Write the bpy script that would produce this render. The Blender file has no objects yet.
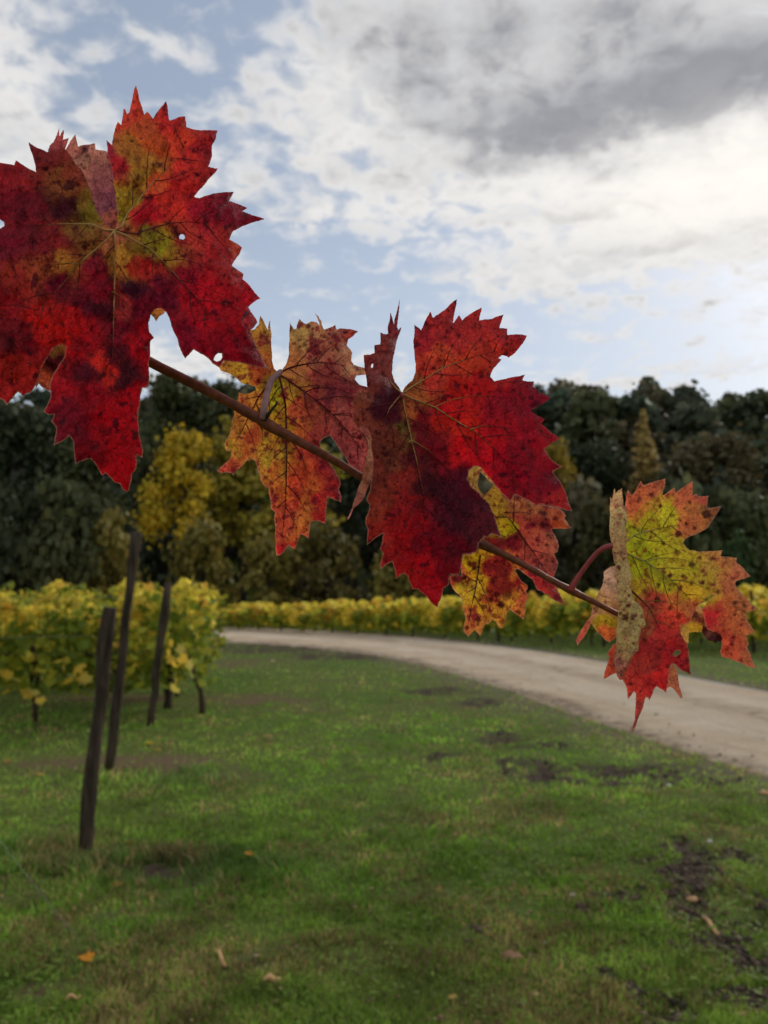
import bpy, math, random
import numpy as np
from mathutils import Vector, noise as mnoise
from mathutils.geometry import delaunay_2d_cdt

random.seed(7)
rng = np.random.default_rng(7)
S = bpy.context.scene
COL = S.collection
R = math.radians

# ------------------------------------------------------------------ camera
F = 770.0
PITCH = R(5.8)
CZ = 1.55
cam_d = bpy.data.cameras.new('camera')
cam = bpy.data.objects.new('camera', cam_d)
COL.objects.link(cam)
cam.location = (0, 0, CZ)
cam.rotation_euler = (R(90) + PITCH, 0, 0)
cam_d.sensor_fit = 'VERTICAL'
cam_d.sensor_height = 36.0
cam_d.sensor_width = 27.0
cam_d.lens = F / 1024 * 36
cam_d.clip_start = 0.02
cam_d.clip_end = 3000
cam_d.dof.use_dof = True
cam_d.dof.focus_distance = 0.335
cam_d.dof.aperture_fstop = 14.5
S.camera = cam
CA, SA = math.cos(PITCH), math.sin(PITCH)


def ray(px, py):
    xc = (np.asarray(px, float) - 384) / F
    yc = -(np.asarray(py, float) - 512) / F
    return np.stack([xc, CA - SA * yc, SA + CA * yc], -1)


def ground(px, py, z=0.0):
    d = ray(px, py)
    t = (z - CZ) / d[..., 2]
    return d[..., 0] * t, d[..., 1] * t


def at_depth(px, py, y):
    d = ray(px, py)
    t = y / d[..., 1]
    return np.stack([d[..., 0] * t, d[..., 1] * t, CZ + d[..., 2] * t], -1)


def lin(c):
    c = np.asarray(c, float) / 255.0
    return np.where(c <= 0.04045, c / 12.92, ((c + 0.055) / 1.055) ** 2.4)


# ------------------------------------------------------------------ helpers
def link(name, me, mat=None, parent=None):
    o = bpy.data.objects.new(name, me)
    COL.objects.link(o)
    if mat is not None and me is not None and not me.materials:
        me.materials.append(mat)
    if parent is not None:
        o.parent = parent
    return o


def tag(o, label=None, cat=None, group=None, kind=None):
    if label: o['label'] = label
    if cat: o['category'] = cat
    if group: o['group'] = group
    if kind: o['kind'] = kind
    return o


def empty(name, loc, rz=0.0):
    o = bpy.data.objects.new(name, None)
    o.empty_display_size = 0.1
    COL.objects.link(o)
    o.location = loc
    o.rotation_euler = (0, 0, rz)
    return o


def mesh(name, v, f, smooth=True):
    me = bpy.data.meshes.new(name)
    me.from_pydata([tuple(map(float, p)) for p in v], [], [tuple(map(int, q)) for q in f])
    me.update()
    if smooth:
        me.polygons.foreach_set('use_smooth', [True] * len(me.polygons))
    return me


def mesh_np(name, v, loops, starts, smooth=False):
    """fast mesh from arrays: v (n,3), flat loop indices, loop starts"""
    me = bpy.data.meshes.new(name)
    me.vertices.add(len(v))
    me.vertices.foreach_set('co', np.ascontiguousarray(v, dtype=np.float32).ravel())
    me.loops.add(len(loops))
    me.loops.foreach_set('vertex_index', np.ascontiguousarray(loops, dtype=np.int32))
    me.polygons.add(len(starts))
    me.polygons.foreach_set('loop_start', np.ascontiguousarray(starts, dtype=np.int32))
    me.update(calc_edges=True)
    me.validate()
    if smooth:
        me.polygons.foreach_set('use_smooth', np.ones(len(me.polygons), dtype=bool))
    return me


def col_attr(me, name, rgb):
    a = me.attributes.new(name, 'FLOAT_COLOR', 'POINT')
    c = np.ones((len(me.vertices), 4), dtype=np.float32)
    c[:, :3] = rgb
    a.data.foreach_set('color', c.ravel())


def flt_attr(me, name, val):
    a = me.attributes.new(name, 'FLOAT', 'POINT')
    a.data.foreach_set('value', np.ascontiguousarray(val, dtype=np.float32))


def tube_geo(pts, radii, n=8, jit=0.0, caps=True):
    pts = [Vector(p) for p in pts]
    v, f = [], []
    up = Vector((0.13, 0.31, 0.94)).normalized()
    prev = None
    for i, p in enumerate(pts):
        t = (pts[min(i + 1, len(pts) - 1)] - pts[max(i - 1, 0)])
        if t.length < 1e-9: t = Vector((0, 0, 1))
        t.normalize()
        if prev is None:
            a = up if abs(t.dot(up)) < 0.95 else Vector((1, 0, 0))
            x = (a - t * a.dot(t)).normalized()
        else:
            x = (prev - t * prev.dot(t)).normalized()
        prev = x
        y = t.cross(x)
        for k in range(n):
            an = 2 * math.pi * k / n
            r = radii[i] * (1 + (random.uniform(-jit, jit) if jit else 0))
            v.append(p + (x * math.cos(an) + y * math.sin(an)) * r)
    for i in range(len(pts) - 1):
        for k in range(n):
            k2 = (k + 1) % n
            f.append((i * n + k, i * n + k2, (i + 1) * n + k2, (i + 1) * n + k))
    if caps:
        f.append(tuple(range(n - 1, -1, -1)))
        f.append(tuple((len(pts) - 1) * n + k for k in range(n)))
    return v, f


def join_geo(parts):
    v, f = [], []
    for a, b in parts:
        o = len(v)
        v += list(a)
        f += [tuple(i + o for i in q) for q in b]
    return v, f


# ------------------------------------------------------------------ materials
class NT:
    def __init__(s, tree):
        s.t = tree
        s.n = tree.nodes
        s.l = tree.links

    def node(s, typ, **kw):
        nd = s.n.new(typ)
        for k, v in kw.items():
            setattr(nd, k, v)
        return nd

    def set(s, sock, val):
        if hasattr(val, 'is_output') or isinstance(val, bpy.types.NodeSocket):
            s.l.new(val, sock)
        else:
            if sock.type == 'RGBA' and hasattr(val, '__len__') and len(val) == 3:
                val = (*val, 1)
            sock.default_value = val

    def math(s, op, a, b=0.0, c=None, clamp=False):
        nd = s.node('ShaderNodeMath', operation=op, use_clamp=clamp)
        s.set(nd.inputs[0], a)
        s.set(nd.inputs[1], b)
        if c is not None: s.set(nd.inputs[2], c)
        return nd.outputs[0]

    def mix(s, fac, a, b, blend='MIX'):
        nd = s.node('ShaderNodeMix', data_type='RGBA', blend_type=blend)
        nd.clamp_factor = True
        s.set(nd.inputs[0], fac)
        s.set(nd.inputs[6], a)
        s.set(nd.inputs[7], b)
        return nd.outputs[2]

    def noise(s, vec, scale, detail=3, rough=0.5, dist=0.0, out='Fac'):
        nd = s.node('ShaderNodeTexNoise')
        if vec is not None: s.l.new(vec, nd.inputs['Vector'])
        nd.inputs['Scale'].default_value = scale
        nd.inputs['Detail'].default_value = detail
        nd.inputs['Roughness'].default_value = rough
        nd.inputs['Distortion'].default_value = dist
        return nd.outputs[out]

    def ramp(s, fac, lo, hi, a=0.0, b=1.0):
        nd = s.node('ShaderNodeMapRange')
        nd.interpolation_type = 'SMOOTHSTEP'
        s.set(nd.inputs[0], fac)
        s.set(nd.inputs[1], lo); s.set(nd.inputs[2], hi)
        s.set(nd.inputs[3], a); s.set(nd.inputs[4], b)
        return nd.outputs[0]

    def attr(s, name, out='Color'):
        nd = s.node('ShaderNodeAttribute', attribute_name=name)
        return nd.outputs[out]


def new_mat(name):
    m = bpy.data.materials.new(name)
    m.use_nodes = True
    m.node_tree.nodes.clear()
    t = NT(m.node_tree)
    out = t.node('ShaderNodeOutputMaterial')
    return m, t, out


def bump(t, h, strength=0.3, dist=0.01):
    b = t.node('ShaderNodeBump')
    b.inputs['Strength'].default_value = strength
    b.inputs['Distance'].default_value = dist
    t.l.new(h, b.inputs['Height'])
    return b.outputs['Normal']


def pbsdf(t, color, rough=0.6, spec=0.3, normal=None):
    p = t.node('ShaderNodeBsdfPrincipled')
    t.set(p.inputs['Base Color'], color)
    t.set(p.inputs['Roughness'], rough)
    p.inputs['Specular IOR Level'].default_value = spec
    if normal is not None: t.l.new(normal, p.inputs['Normal'])
    return p.outputs[0]


def leafy(t, color, rough=0.55, spec=0.25, trans=0.4, normal=None):
    a = pbsdf(t, color, rough, spec, normal)
    tr = t.node('ShaderNodeBsdfTranslucent')
    t.set(tr.inputs['Color'], color)
    if normal is not None: t.l.new(normal, tr.inputs['Normal'])
    mx = t.node('ShaderNodeMixShader')
    mx.inputs[0].default_value = trans
    t.l.new(a, mx.inputs[1]); t.l.new(tr.outputs[0], mx.inputs[2])
    return mx.outputs[0]


def mat_autumn_leaf():
    m, t, out = new_mat('autumn_leaf')
    uv = t.attr('leaf_uv', 'Vector')
    base = t.attr('pigment')
    spot = t.attr('spots', 'Fac')
    marg = t.attr('margin', 'Fac')
    n1 = t.noise(uv, 9, 5, 0.6)
    n2 = t.noise(uv, 34, 4, 0.6)
    # mottled pigment: patches bounded by the small veins, plus fine blotching
    warp = t.node('ShaderNodeVectorMath', operation='MULTIPLY_ADD')
    t.l.new(t.noise(uv, 14, 4, 0.65, out='Color'), warp.inputs[0])
    warp.inputs[1].default_value = (0.11, 0.11, 0)
    t.l.new(uv, warp.inputs[2])
    wv = warp.outputs[0]
    cell = t.node('ShaderNodeTexVoronoi', feature='F1')
    t.l.new(wv, cell.inputs['Vector']); cell.inputs['Scale'].default_value = 15
    cs = t.node('ShaderNodeSeparateColor'); t.l.new(cell.outputs['Color'], cs.inputs[0])
    cell2 = t.node('ShaderNodeTexVoronoi', feature='F1')
    t.l.new(wv, cell2.inputs['Vector']); cell2.inputs['Scale'].default_value = 34
    cs2 = t.node('ShaderNodeSeparateColor'); t.l.new(cell2.outputs['Color'], cs2.inputs[0])
    dk = t.mix(1.0, base, (0.36, 0.20, 0.40), 'MULTIPLY')
    lt = t.mix(1.0, base, (1.22, 1.40, 1.35), 'MULTIPLY')
    mott = t.math('ADD', t.math('MULTIPLY', n1, 1.0), t.math('ADD', t.math('MULTIPLY', cs.outputs[0], 0.22), t.math('MULTIPLY', cs2.outputs[0], 0.16)))
    mott = t.math('ADD', mott, t.math('MULTIPLY', n2, 0.5))
    nl = t.noise(uv, 3.6, 4, 0.6, 0.4)
    mott = t.math('ADD', mott, t.math('MULTIPLY', t.math('SUBTRACT', nl, 0.5), t.attr('mottle', 'Fac')))
    c = t.mix(t.ramp(mott, 0.90, 1.36, 0, 0.85), base, dk)
    c = t.mix(t.ramp(mott, 0.86, 0.60, 0, 0.75), c, lt)
    n3 = t.noise(uv, 90, 3, 0.7)
    c = t.mix(t.ramp(n3, 0.5, 0.72, 0, 0.35), c, t.mix(1.0, c, (0.45, 0.3, 0.45), 'MULTIPLY'))
    # network of small veins
    v = t.node('ShaderNodeTexVoronoi', feature='DISTANCE_TO_EDGE')
    t.l.new(wv, v.inputs['Vector'])
    v.inputs['Scale'].default_value = 8.5
    v2 = t.node('ShaderNodeTexVoronoi', feature='DISTANCE_TO_EDGE')
    t.l.new(wv, v2.inputs['Vector'])
    v2.inputs['Scale'].default_value = 24
    net = t.ramp(v.outputs['Distance'], 0.0, 0.06, 1, 0)
    net2 = t.ramp(v2.outputs['Distance'], 0.0, 0.10, 1, 0)
    dark = t.mix(1.0, c, (0.45, 0.30, 0.42), 'MULTIPLY')
    c = t.mix(t.math('MULTIPLY', net, t.ramp(n1, .35, .65, .0, .55)), c, dark)
    c = t.mix(t.math('MULTIPLY', net2, t.ramp(n2, .3, .7, .05, .45)), c, dark)
    # brown and purple blotches of uneven outline
    wsp = t.node('ShaderNodeVectorMath', operation='MULTIPLY_ADD')
    t.l.new(t.noise(uv, 40, 4, 0.7, out='Color'), wsp.inputs[0])
    wsp.inputs[1].default_value = (0.075, 0.075, 0)
    t.l.new(wv, wsp.inputs[2])
    def blot(scale, power, k, soft, amt, src):
        nonlocal c
        vs = t.node('ShaderNodeTexVoronoi', feature='F1')
        t.l.new(wsp.outputs[0], vs.inputs['Vector'])
        vs.inputs['Scale'].default_value = scale
        sep = t.node('ShaderNodeSeparateColor')
        t.l.new(vs.outputs['Color'], sep.inputs[0])
        rad = t.math('MULTIPLY', t.math('MULTIPLY', t.math('POWER', sep.outputs[0], power), spot), k)
        sf = t.ramp(t.math('SUBTRACT', vs.outputs['Distance'], rad), -soft, soft * .5, amt, 0)
        sf = t.math('MULTIPLY', sf, t.math('ADD', t.math('MULTIPLY', sep.outputs[1], .7), .3))
        c = t.mix(sf, c, t.mix(1.0, c, (0.20, 0.07, 0.16), 'MULTIPLY'))
    blot(11, 2.6, 0.40, 0.18, 0.95, None)
    blot(20, 2.0, 0.36, 0.16, 0.95, None)
    blot(36, 1.6, 0.36, 0.16, 0.85, None)
    # paler margin pigment, with the rim light on leaf edges painted in
    c = t.mix(t.math('MULTIPLY', marg, 0.7), c, (0.60, 0.30, 0.20))
    h = t.math('ADD', t.math('MULTIPLY', net, -0.8), t.math('ADD', t.math('MULTIPLY', net2, -0.3), t.math('MULTIPLY', n1, 0.8)))
    nrm = bump(t, h, 0.6, 0.0016)
    t.l.new(leafy(t, c, 0.62, 0.22, LEAF_TRANS, nrm), out.inputs[0])
    return m


LEAF_TRANS = 0.5
LEAF_GAIN = 1.85


def mat_plain(name, color, rough=0.7, spec=0.25, var=0.35, scale=30, bmp=0.3, dist=0.002, coord='Object', stretch=None):
    m, t, out = new_mat(name)
    tc = t.node('ShaderNodeTexCoord')
    vec = tc.outputs[coord]
    if stretch:
        mp = t.node('ShaderNodeMapping')
        t.l.new(vec, mp.inputs[0]); mp.inputs['Scale'].default_value = stretch
        vec = mp.outputs[0]
    n = t.noise(vec, scale, 6, 0.65)
    col = np.array(color)
    c = t.mix(t.ramp(n, 0.3, 0.7), tuple(col * (1 - var)), tuple(np.minimum(col * (1 + var), 1)))
    t.l.new(pbsdf(t, c, rough, spec, bump(t, n, bmp, dist)), out.inputs[0])
    return m


def mat_foliage(name, trans=0.35, attr='tint', objcol=False, rough=0.6):
    m, t, out = new_mat(name)
    c = t.attr(attr)
    if objcol:
        oi = t.node('ShaderNodeObjectInfo')
        c = t.mix(1.0, c, oi.outputs['Color'], 'MULTIPLY')
    t.l.new(leafy(t, c, rough, 0.2, trans), out.inputs[0])
    return m


M_LEAF = mat_autumn_leaf()
M_CANE = mat_plain('cane_bark', lin((112, 62, 44)) * 1.1, 0.55, 0.22, 0.35, 260, 0.25, 0.0004, stretch=(1, 1, 1))
M_PETIOLE = mat_plain('red_petiole', lin((150, 60, 62)), 0.45, 0.4, 0.2, 300, 0.1, 0.0003)
M_PETIOLE2 = mat_plain('mauve_petiole', lin((150, 112, 112)), 0.5, 0.3, 0.2, 300, 0.1, 0.0003)
def mat_vein(name, c0, c1):
    m, t, out = new_mat(name)
    tc = t.node('ShaderNodeTexCoord')
    n = t.noise(tc.outputs['Object'], 500, 3, .6)
    u = t.math('ADD', t.attr('along', 'Fac'), t.math('MULTIPLY', t.math('SUBTRACT', n, .5), .5))
    c = t.mix(t.ramp(u, .35, .85), tuple(lin(c0)), tuple(lin(c1)))
    t.l.new(leafy(t, c, .5, .3, .3), out.inputs[0])
    return m


M_VEIN_Y = mat_vein('yellow_vein', (205, 160, 95), (125, 40, 40))
M_VEIN_G = mat_vein('green_vein', (200, 175, 105), (150, 110, 50))
M_SIDE_R = mat_vein('red_side_vein', (120, 35, 38), (105, 18, 28))
M_SIDE_O = mat_vein('olive_side_vein', (140, 115, 45), (125, 85, 40))
M_VEIN_D = mat_vein('dark_vein', (112, 45, 52), (110, 35, 40))
M_VEIN_R = mat_plain('brown_vein', lin((130, 75, 55)) * 1.0, 0.5, 0.3, 0.15, 300, 0.05, 0.0002)
M_WOOD = mat_plain('weathered_post', lin((100, 86, 72)) * 0.42, 0.9, 0.1, 0.6, 14, 0.9, 0.01, stretch=(2.2, 2.2, 0.25))
M_VBARK = mat_plain('vine_bark', lin((70, 56, 46)), 0.95, 0.1, 0.5, 40, 0.9, 0.01, stretch=(1, 1, 0.3))
M_TBARK = mat_plain('tree_bark', (0.05, 0.04, 0.032), 0.95, 0.1, 0.5, 6, 0.8, 0.03, stretch=(1, 1, 0.3))
M_WIRE = mat_plain('galvanised_wire', (0.22, 0.22, 0.22), 0.5, 0.5, 0.2, 50, 0.1, 0.001)
M_VINE = mat_foliage('vine_foliage', 0.5)
M_TREE = mat_foliage('tree_foliage', 0.3, objcol=True)
M_WOODMASS = mat_foliage('hillside_foliage', 0.3)
M_GRASS = mat_foliage('grass_blades', 0.35)
M_STRAW = mat_plain('dry_straw', lin((190, 150, 105)), 0.8, 0.2, 0.25, 40, 0.3, 0.002)
M_CLOD = mat_plain('dry_soil_clod', lin((130, 100, 75)), 0.95, 0.1, 0.4, 30, 0.8, 0.01)
M_PALE = mat_plain('pale_stone', lin((200, 195, 185)), 0.8, 0.2, 0.2, 30, 0.4, 0.004)

# ------------------------------------------------------------------ near leaves
Z = 16 / 3.0


def tl(ox, oy, pts):
    return [(ox + x / Z, oy + y / Z) for x, y in pts]


def A(*p): return tl(0, 80, p)
def B(*p): return tl(130, 80, p)
def C(*p): return tl(0, 250, p)
def D(*p): return tl(130, 250, p)
def E(*p): return tl(40, 340, p)
def Z1(*p): return tl(206, 300, p)
def Z2(*p): return tl(260, 300, p)
def Z3(*p): return tl(206, 400, p)
def T1(*p): return tl(330, 290, p)
def T2(*p): return tl(440, 290, p)
def T3(*p): return tl(330, 440, p)
def T4(*p): return tl(440, 450, p)
def U1(*p): return tl(560, 470, p)
def U2(*p): return tl(624, 470, p)
def U3(*p): return tl(560, 560, p)
def U4(*p): return tl(624, 560, p)


def seg_dist(P, poly, closed=True):
    P = np.asarray(P)
    poly = np.asarray(poly)
    d = np.full(len(P), 1e9)
    n = len(poly)
    for i in range(n if closed else n - 1):
        a, b = poly[i], poly[(i + 1) % n]
        ab = b - a
        L = ab @ ab + 1e-9
        tt = np.clip(((P - a) @ ab) / L, 0, 1)
        q = a + tt[:, None] * ab
        d = np.minimum(d, np.hypot(*(P - q).T))
    return d


def inside(P, poly):
    P = np.asarray(P); poly = np.asarray(poly)
    x, y = P[:, 0], P[:, 1]
    r = np.zeros(len(P), bool)
    j = len(poly) - 1
    for i in range(len(poly)):
        xi, yi = poly[i]; xj, yj = poly[j]
        c = ((yi > y) != (yj > y)) & (x < (xj - xi) * (y - yi) / (yj - yi + 1e-12) + xi)
        r ^= c
        j = i
    return r


def refine(poly, step=2.0, jit=0.25, seed=0):
    rr = random.Random(seed)
    out = []
    n = len(poly)
    for i in range(n):
        a, b = Vector(poly[i]), Vector(poly[(i + 1) % n])
        L = (b - a).length
        k = max(1, int(L / step))
        nr = Vector((-(b - a).y, (b - a).x))
        if nr.length > 0: nr.normalize()
        bow = rr.uniform(-0.05, 0.05) * L
        for s in range(k):
            u = s / k
            p = a.lerp(b, u)
            if s > 0:
                p = p + nr * (bow * math.sin(math.pi * u) + rr.uniform(-jit, jit))
            out.append((p.x, p.y))
    return out


def fbm(P, sc, seed, oc=3):
    o = np.empty(len(P))
    for i, (x, y) in enumerate(P):
        o[i] = mnoise.fractal(Vector((x * sc, y * sc, seed * 7.31)), 1.0, 2.1, oc)
    return o


def leaf_piece(name, outline, depth, colors, parent, holes=(), veins=(), step=1.35, spots=1.0, seed=1,
               mottle=0.6, hue=(1, 1, 1), dots=(), rdots=0, blotch=0.0, blotch_col=(105, 22, 34), mat=None, curl=0.0016, margin=1.0, gain=None, warp=7.0, relief=0.0020, mar_fn=None):
    """a leaf blade: real curved sheet; depth(px,py)-> metres from the camera; colors = pigment samples"""
    gain = LEAF_GAIN if gain is None else gain
    out = refine(outline, step, 0.22, seed)
    hs = [refine(h, 1.5, 0.1, seed + 3) for h in holes]
    allp = np.array(outline)
    x0, y0 = allp.min(0); x1, y1 = allp.max(0)
    gx, gy = np.meshgrid(np.arange(x0, x1, step), np.arange(y0, y1, step))
    gx = gx + (np.arange(gx.shape[0]) % 2)[:, None] * step / 2
    G = np.stack([gx.ravel(), gy.ravel()], -1)
    G = G + rng.uniform(-0.15, 0.15, G.shape) * step
    k = inside(G, out)
    for h in hs: k &= ~inside(G, h)
    G = G[k]
    dd = seg_dist(G, out)
    for h in hs: dd = np.minimum(dd, seg_dist(G, h))
    G = G[dd > step * 0.55]
    verts = [Vector(p) for p in out]
    edges = [(i, (i + 1) % len(out)) for i in range(len(out))]
    for h in hs:
        o = len(verts)
        verts += [Vector(p) for p in h]
        edges += [(o + i, o + (i + 1) % len(h)) for i in range(len(h))]
    verts += [Vector(p) for p in G]
    rv, re, rf, *_ = delaunay_2d_cdt(verts, edges, [], 0, 1e-5)
    P = np.array([(p.x, p.y) for p in rv])
    Fc = np.array([tuple(f) for f in rf if len(f) == 3])
    cen = P[Fc].mean(1)
    k = inside(cen, out)
    for h in hs: k &= ~inside(cen, h)
    Fc = Fc[k]
    de = seg_dist(P, out)
    for h in hs: de = np.minimum(de, seg_dist(P, h))
    # shape
    dep = depth(P[:, 0], P[:, 1])
    dv = np.full(len(P), 60.0)
    for vn in veins: dv = np.minimum(dv, seg_dist(P, vn, False))
    shape = relief * (1 - np.exp(-(dv / 9.0))) * -1.0
    rip = fbm(P, 0.021, seed, 3) * 0.0034 + fbm(P, 0.075, seed + 5, 2) * 0.0015
    dep = dep + shape + rip + curl * np.exp(-de / 6.0)
    W = ray(P[:, 0], P[:, 1]) * dep[:, None] + np.array([0, 0, CZ])
    me = mesh(name, W, Fc)
    # pigment
    wx = P[:, 0] + fbm(P, 0.04, seed + 11, 5) * warp * 1.5
    wy = P[:, 1] + fbm(P, 0.04, seed + 17, 5) * warp * 1.5
    num = np.zeros((len(P), 3)); den = np.zeros(len(P))
    for cx, cy, r, g, b in colors:
        w = 1.0 / (((wx - cx) ** 2 + (wy - cy) ** 2) + 9.0) ** 2.6
        num += w[:, None] * np.array(lin((r, g, b)))
        den += w
    c = num / den[:, None] * gain * np.array([1.20, .92, .95]) * np.array(hue)
    if blotch > 0:
        bn = fbm(P, 0.10, seed + 31, 4) + .45 * fbm(P, 0.03, seed + 37, 2)
        bf = np.clip((bn - (0.34 - .34 * (blotch - 1))) * 6, 0, 1)[:, None] * .88
        bn2 = fbm(P, 0.23, seed + 41, 2)
        bf = np.maximum(bf, np.clip((bn2 - (.46 - .1 * blotch)) * 6, 0, 1)[:, None] * .8)
        bc = lin(blotch_col) * gain * np.ones_like(c)
        bc = np.minimum(bc, c * np.array([.75, .5, .8]))
        c = c * (1 - bf) + bc * bf
    rs = random.Random(seed * 31)
    dl = list(dots)
    ii = [rs.randrange(len(P)) for _ in range(rdots * 3)]
    for i_ in ii:
        if len(dl) - len(dots) >= rdots: break
        if fbm(P[i_:i_ + 1], .02, seed + 51, 2)[0] > rs.uniform(-.35, .25):
            dl.append((P[i_, 0], P[i_, 1], .6 + 1.5 * rs.random() ** 2.2))
    if dl:
        jx = P[:, 0] + fbm(P, .22, seed + 61, 2) * 1.6; jy = P[:, 1] + fbm(P, .22, seed + 67, 2) * 1.6
        df = np.zeros(len(P))
        for (x_, y_, r_) in dl:
            sel = np.abs(jx - x_) + np.abs(jy - y_) < 4 * r_ + 6
            rr_ = np.hypot(jx[sel] - x_, jy[sel] - y_)
            df[sel] = np.maximum(df[sel], np.clip((r_ + .7 - rr_) / 1.2, 0, 1) * rs.uniform(.6, .95))
        c = c * (1 - df[:, None]) + np.minimum(c * np.array([.34, .18, .3]), lin((85, 30, 28))) * df[:, None]
    col_attr(me, 'pigment', np.clip(c, 0.002, 0.92))
    sp = np.full(len(P), spots) * (0.75 + 0.6 * fbm(P, 0.02, seed + 23, 2))
    flt_attr(me, 'spots', np.clip(sp, 0, 2))
    flt_attr(me, 'mottle', np.full(len(P), mottle))
    mg = np.clip(1.1 - de / 0.8, 0, 1) * margin
    if mar_fn is not None: mg = mg * mar_fn(P[:, 0], P[:, 1])
    flt_attr(me, 'margin', mg)
    a = me.attributes.new('leaf_uv', 'FLOAT_VECTOR', 'POINT')
    uvw = np.stack([P[:, 0] / 100 + seed * 3.7, P[:, 1] / 100, np.zeros(len(P))], -1).astype(np.float32)
    a.data.foreach_set('vector', uvw.ravel())
    o = link(name, me, mat or M_LEAF, parent)
    outn = np.array(out)
    vn_ = [np.array(q) for q in veins]

    def depth_full(x, y):
        P1 = np.array([[x, y]])
        e = seg_dist(P1, outn)[0]
        for h in hs: e = min(e, seg_dist(P1, np.array(h))[0])
        dv1 = 60.0
        for q in vn_: dv1 = min(dv1, seg_dist(P1, q, False)[0])
        return (float(depth(np.array([x]), np.array([y]))[0])
                - relief * (1 - math.exp(-dv1 / 9.0)) + curl * math.exp(-e / 6.0)
                + mnoise.fractal(Vector((x * .021, y * .021, seed * 7.31)), 1.0, 2.1, 3) * 0.0034
                + mnoise.fractal(Vector((x * .075, y * .075, (seed + 5) * 7.31)), 1.0, 2.1, 2) * 0.0015)
    return o, depth_full


def side_veins(parent, groups, outline, dfun, mat, gap=17, r0=0.62, holes=()):
    """fine secondary veins leaving each main vein at a slant"""
    rr = random.Random(len(outline))
    out = np.array(outline)
    mains = [p for g in groups for p in g[:1]]
    geos, al = [], []
    for pl in mains:
        others = [q for q in mains if q is not pl]
        acc, side = gap * .6, 1
        for i in range(len(pl) - 1):
            p, q = np.array(pl[i]), np.array(pl[i + 1])
            L = np.hypot(*(q - p)); dr = (q - p) / max(L, 1e-6)
            s = acc
            while s < L:
                for sd_ in (side,):
                    an = sd_ * math.radians(rr.uniform(42, 58))
                    d_ = np.array([dr[0] * math.cos(an) - dr[1] * math.sin(an), dr[0] * math.sin(an) + dr[1] * math.cos(an)])
                    c = p + dr * s
                    pts = [tuple(c)]
                    bend = -sd_ * rr.uniform(.02, .05)
                    for k in range(rr.randint(9, 15)):
                        d_ = np.array([d_[0] * math.cos(bend) - d_[1] * math.sin(bend), d_[0] * math.sin(bend) + d_[1] * math.cos(bend)])
                        c = c + d_ * 3 + np.array([rr.uniform(-.4, .4), rr.uniform(-.4, .4)])
                        cc = c[None]
                        if not inside(cc, out)[0] or seg_dist(cc, out)[0] < 4: break
                        if any(inside(cc, np.array(h))[0] for h in holes): break
                        if any(seg_dist(cc, np.array(o), False)[0] < 7 for o in others): break
                        pts.append(tuple(c))
                    if len(pts) > 4:
                        W, rad = [], []
                        for k, (x, y) in enumerate(pts):
                            d = dfun(x, y)
                            r = r0 * (1 - .7 * k / (len(pts) - 1)) * d / F
                            W.append(ray(x, y) * (d - 0.4 * r) + np.array([0, 0, CZ])); rad.append(r)
                        geos.append(tube_geo(W, rad, 5))
                        al += [.5 * k / (len(pts) - 1) + .2 for k in range(len(pts)) for _ in range(5)]
                side = -side
                s += gap * rr.uniform(.35, .75)
            acc = s - L
    for g in geos:
        n_ = len(g[0])
        vme = mesh('side_vein', *g)
        flt_attr(vme, 'along', al[:n_]); al = al[n_:]
        link('side_vein', vme, mat, parent)


def vein_tube(parent, paths, dfun, mat, r0=0.95):
    for path in paths:
        geos = []
        al = []
        main = True
        for pl in path:
            pts = []
            for i in range(len(pl) - 1):
                a, b = pl[i], pl[i + 1]
                L = math.hypot(b[0] - a[0], b[1] - a[1])
                k = max(1, int(L / 3))
                for s in range(k):
                    u = s / k
                    pts.append((a[0] + (b[0] - a[0]) * u, a[1] + (b[1] - a[1]) * u))
            pts.append(pl[-1])
            W, rad = [], []
            n = len(pts)
            for i, (x, y) in enumerate(pts):
                d = dfun(x, y)
                r = (r0 if main else r0 * 0.62) * (1 - 0.78 * i / max(1, n - 1)) * d / F
                W.append(ray(x, y) * (d - 0.15 * r) + np.array([0, 0, CZ]))
                rad.append(r)
            geos.append(tube_geo(W, rad, 6))
            al += [(0.0 if main else .35) + i / max(1, n - 1) * (1.0 if main else .65) for i in range(n) for _ in range(6)]
            main = False
        v, f = join_geo(geos)
        vme = mesh('vein', v, f)
        flt_attr(vme, 'along', al)
        link('vein', vme, mat, parent)


def px_tube(name, pts, mat, parent, n=10, sub=4, jit=0.0):
    """pts: (px,py,depth,radius_px)"""
    P, Rr = [], []
    m = len(pts)
    def cr(a, b, c, d, u):
        return 0.5 * ((2 * b) + (-a + c) * u + (2 * a - 5 * b + 4 * c - d) * u * u + (-a + 3 * b - 3 * c + d) * u ** 3)
    arr = np.array(pts, float)
    for i in range(m - 1):
        a, b, c, d = arr[max(i - 1, 0)], arr[i], arr[i + 1], arr[min(i + 2, m - 1)]
        for s in range(sub):
            q = cr(a, b, c, d, s / sub)
            P.append(q)
    P.append(arr[-1])
    W = [ray(q[0], q[1]) * q[2] + np.array([0, 0, CZ]) for q in P]
    rad = [max(q[3], 0.2) * q[2] / F for q in P]
    v, f = tube_geo(W, rad, n, jit)
    return link(name, mesh(name, v, f), mat, parent)


shoot = empty('vine_shoot', (0, 0, 0))
tag(shoot, 'slender brown grapevine shoot carrying five red and yellow autumn leaves close to the camera', 'vine shoot')

# cane depth runs away from the camera towards the right
def cane_d(x): return 0.325 + (x - 150) / 470 * 0.05

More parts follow.
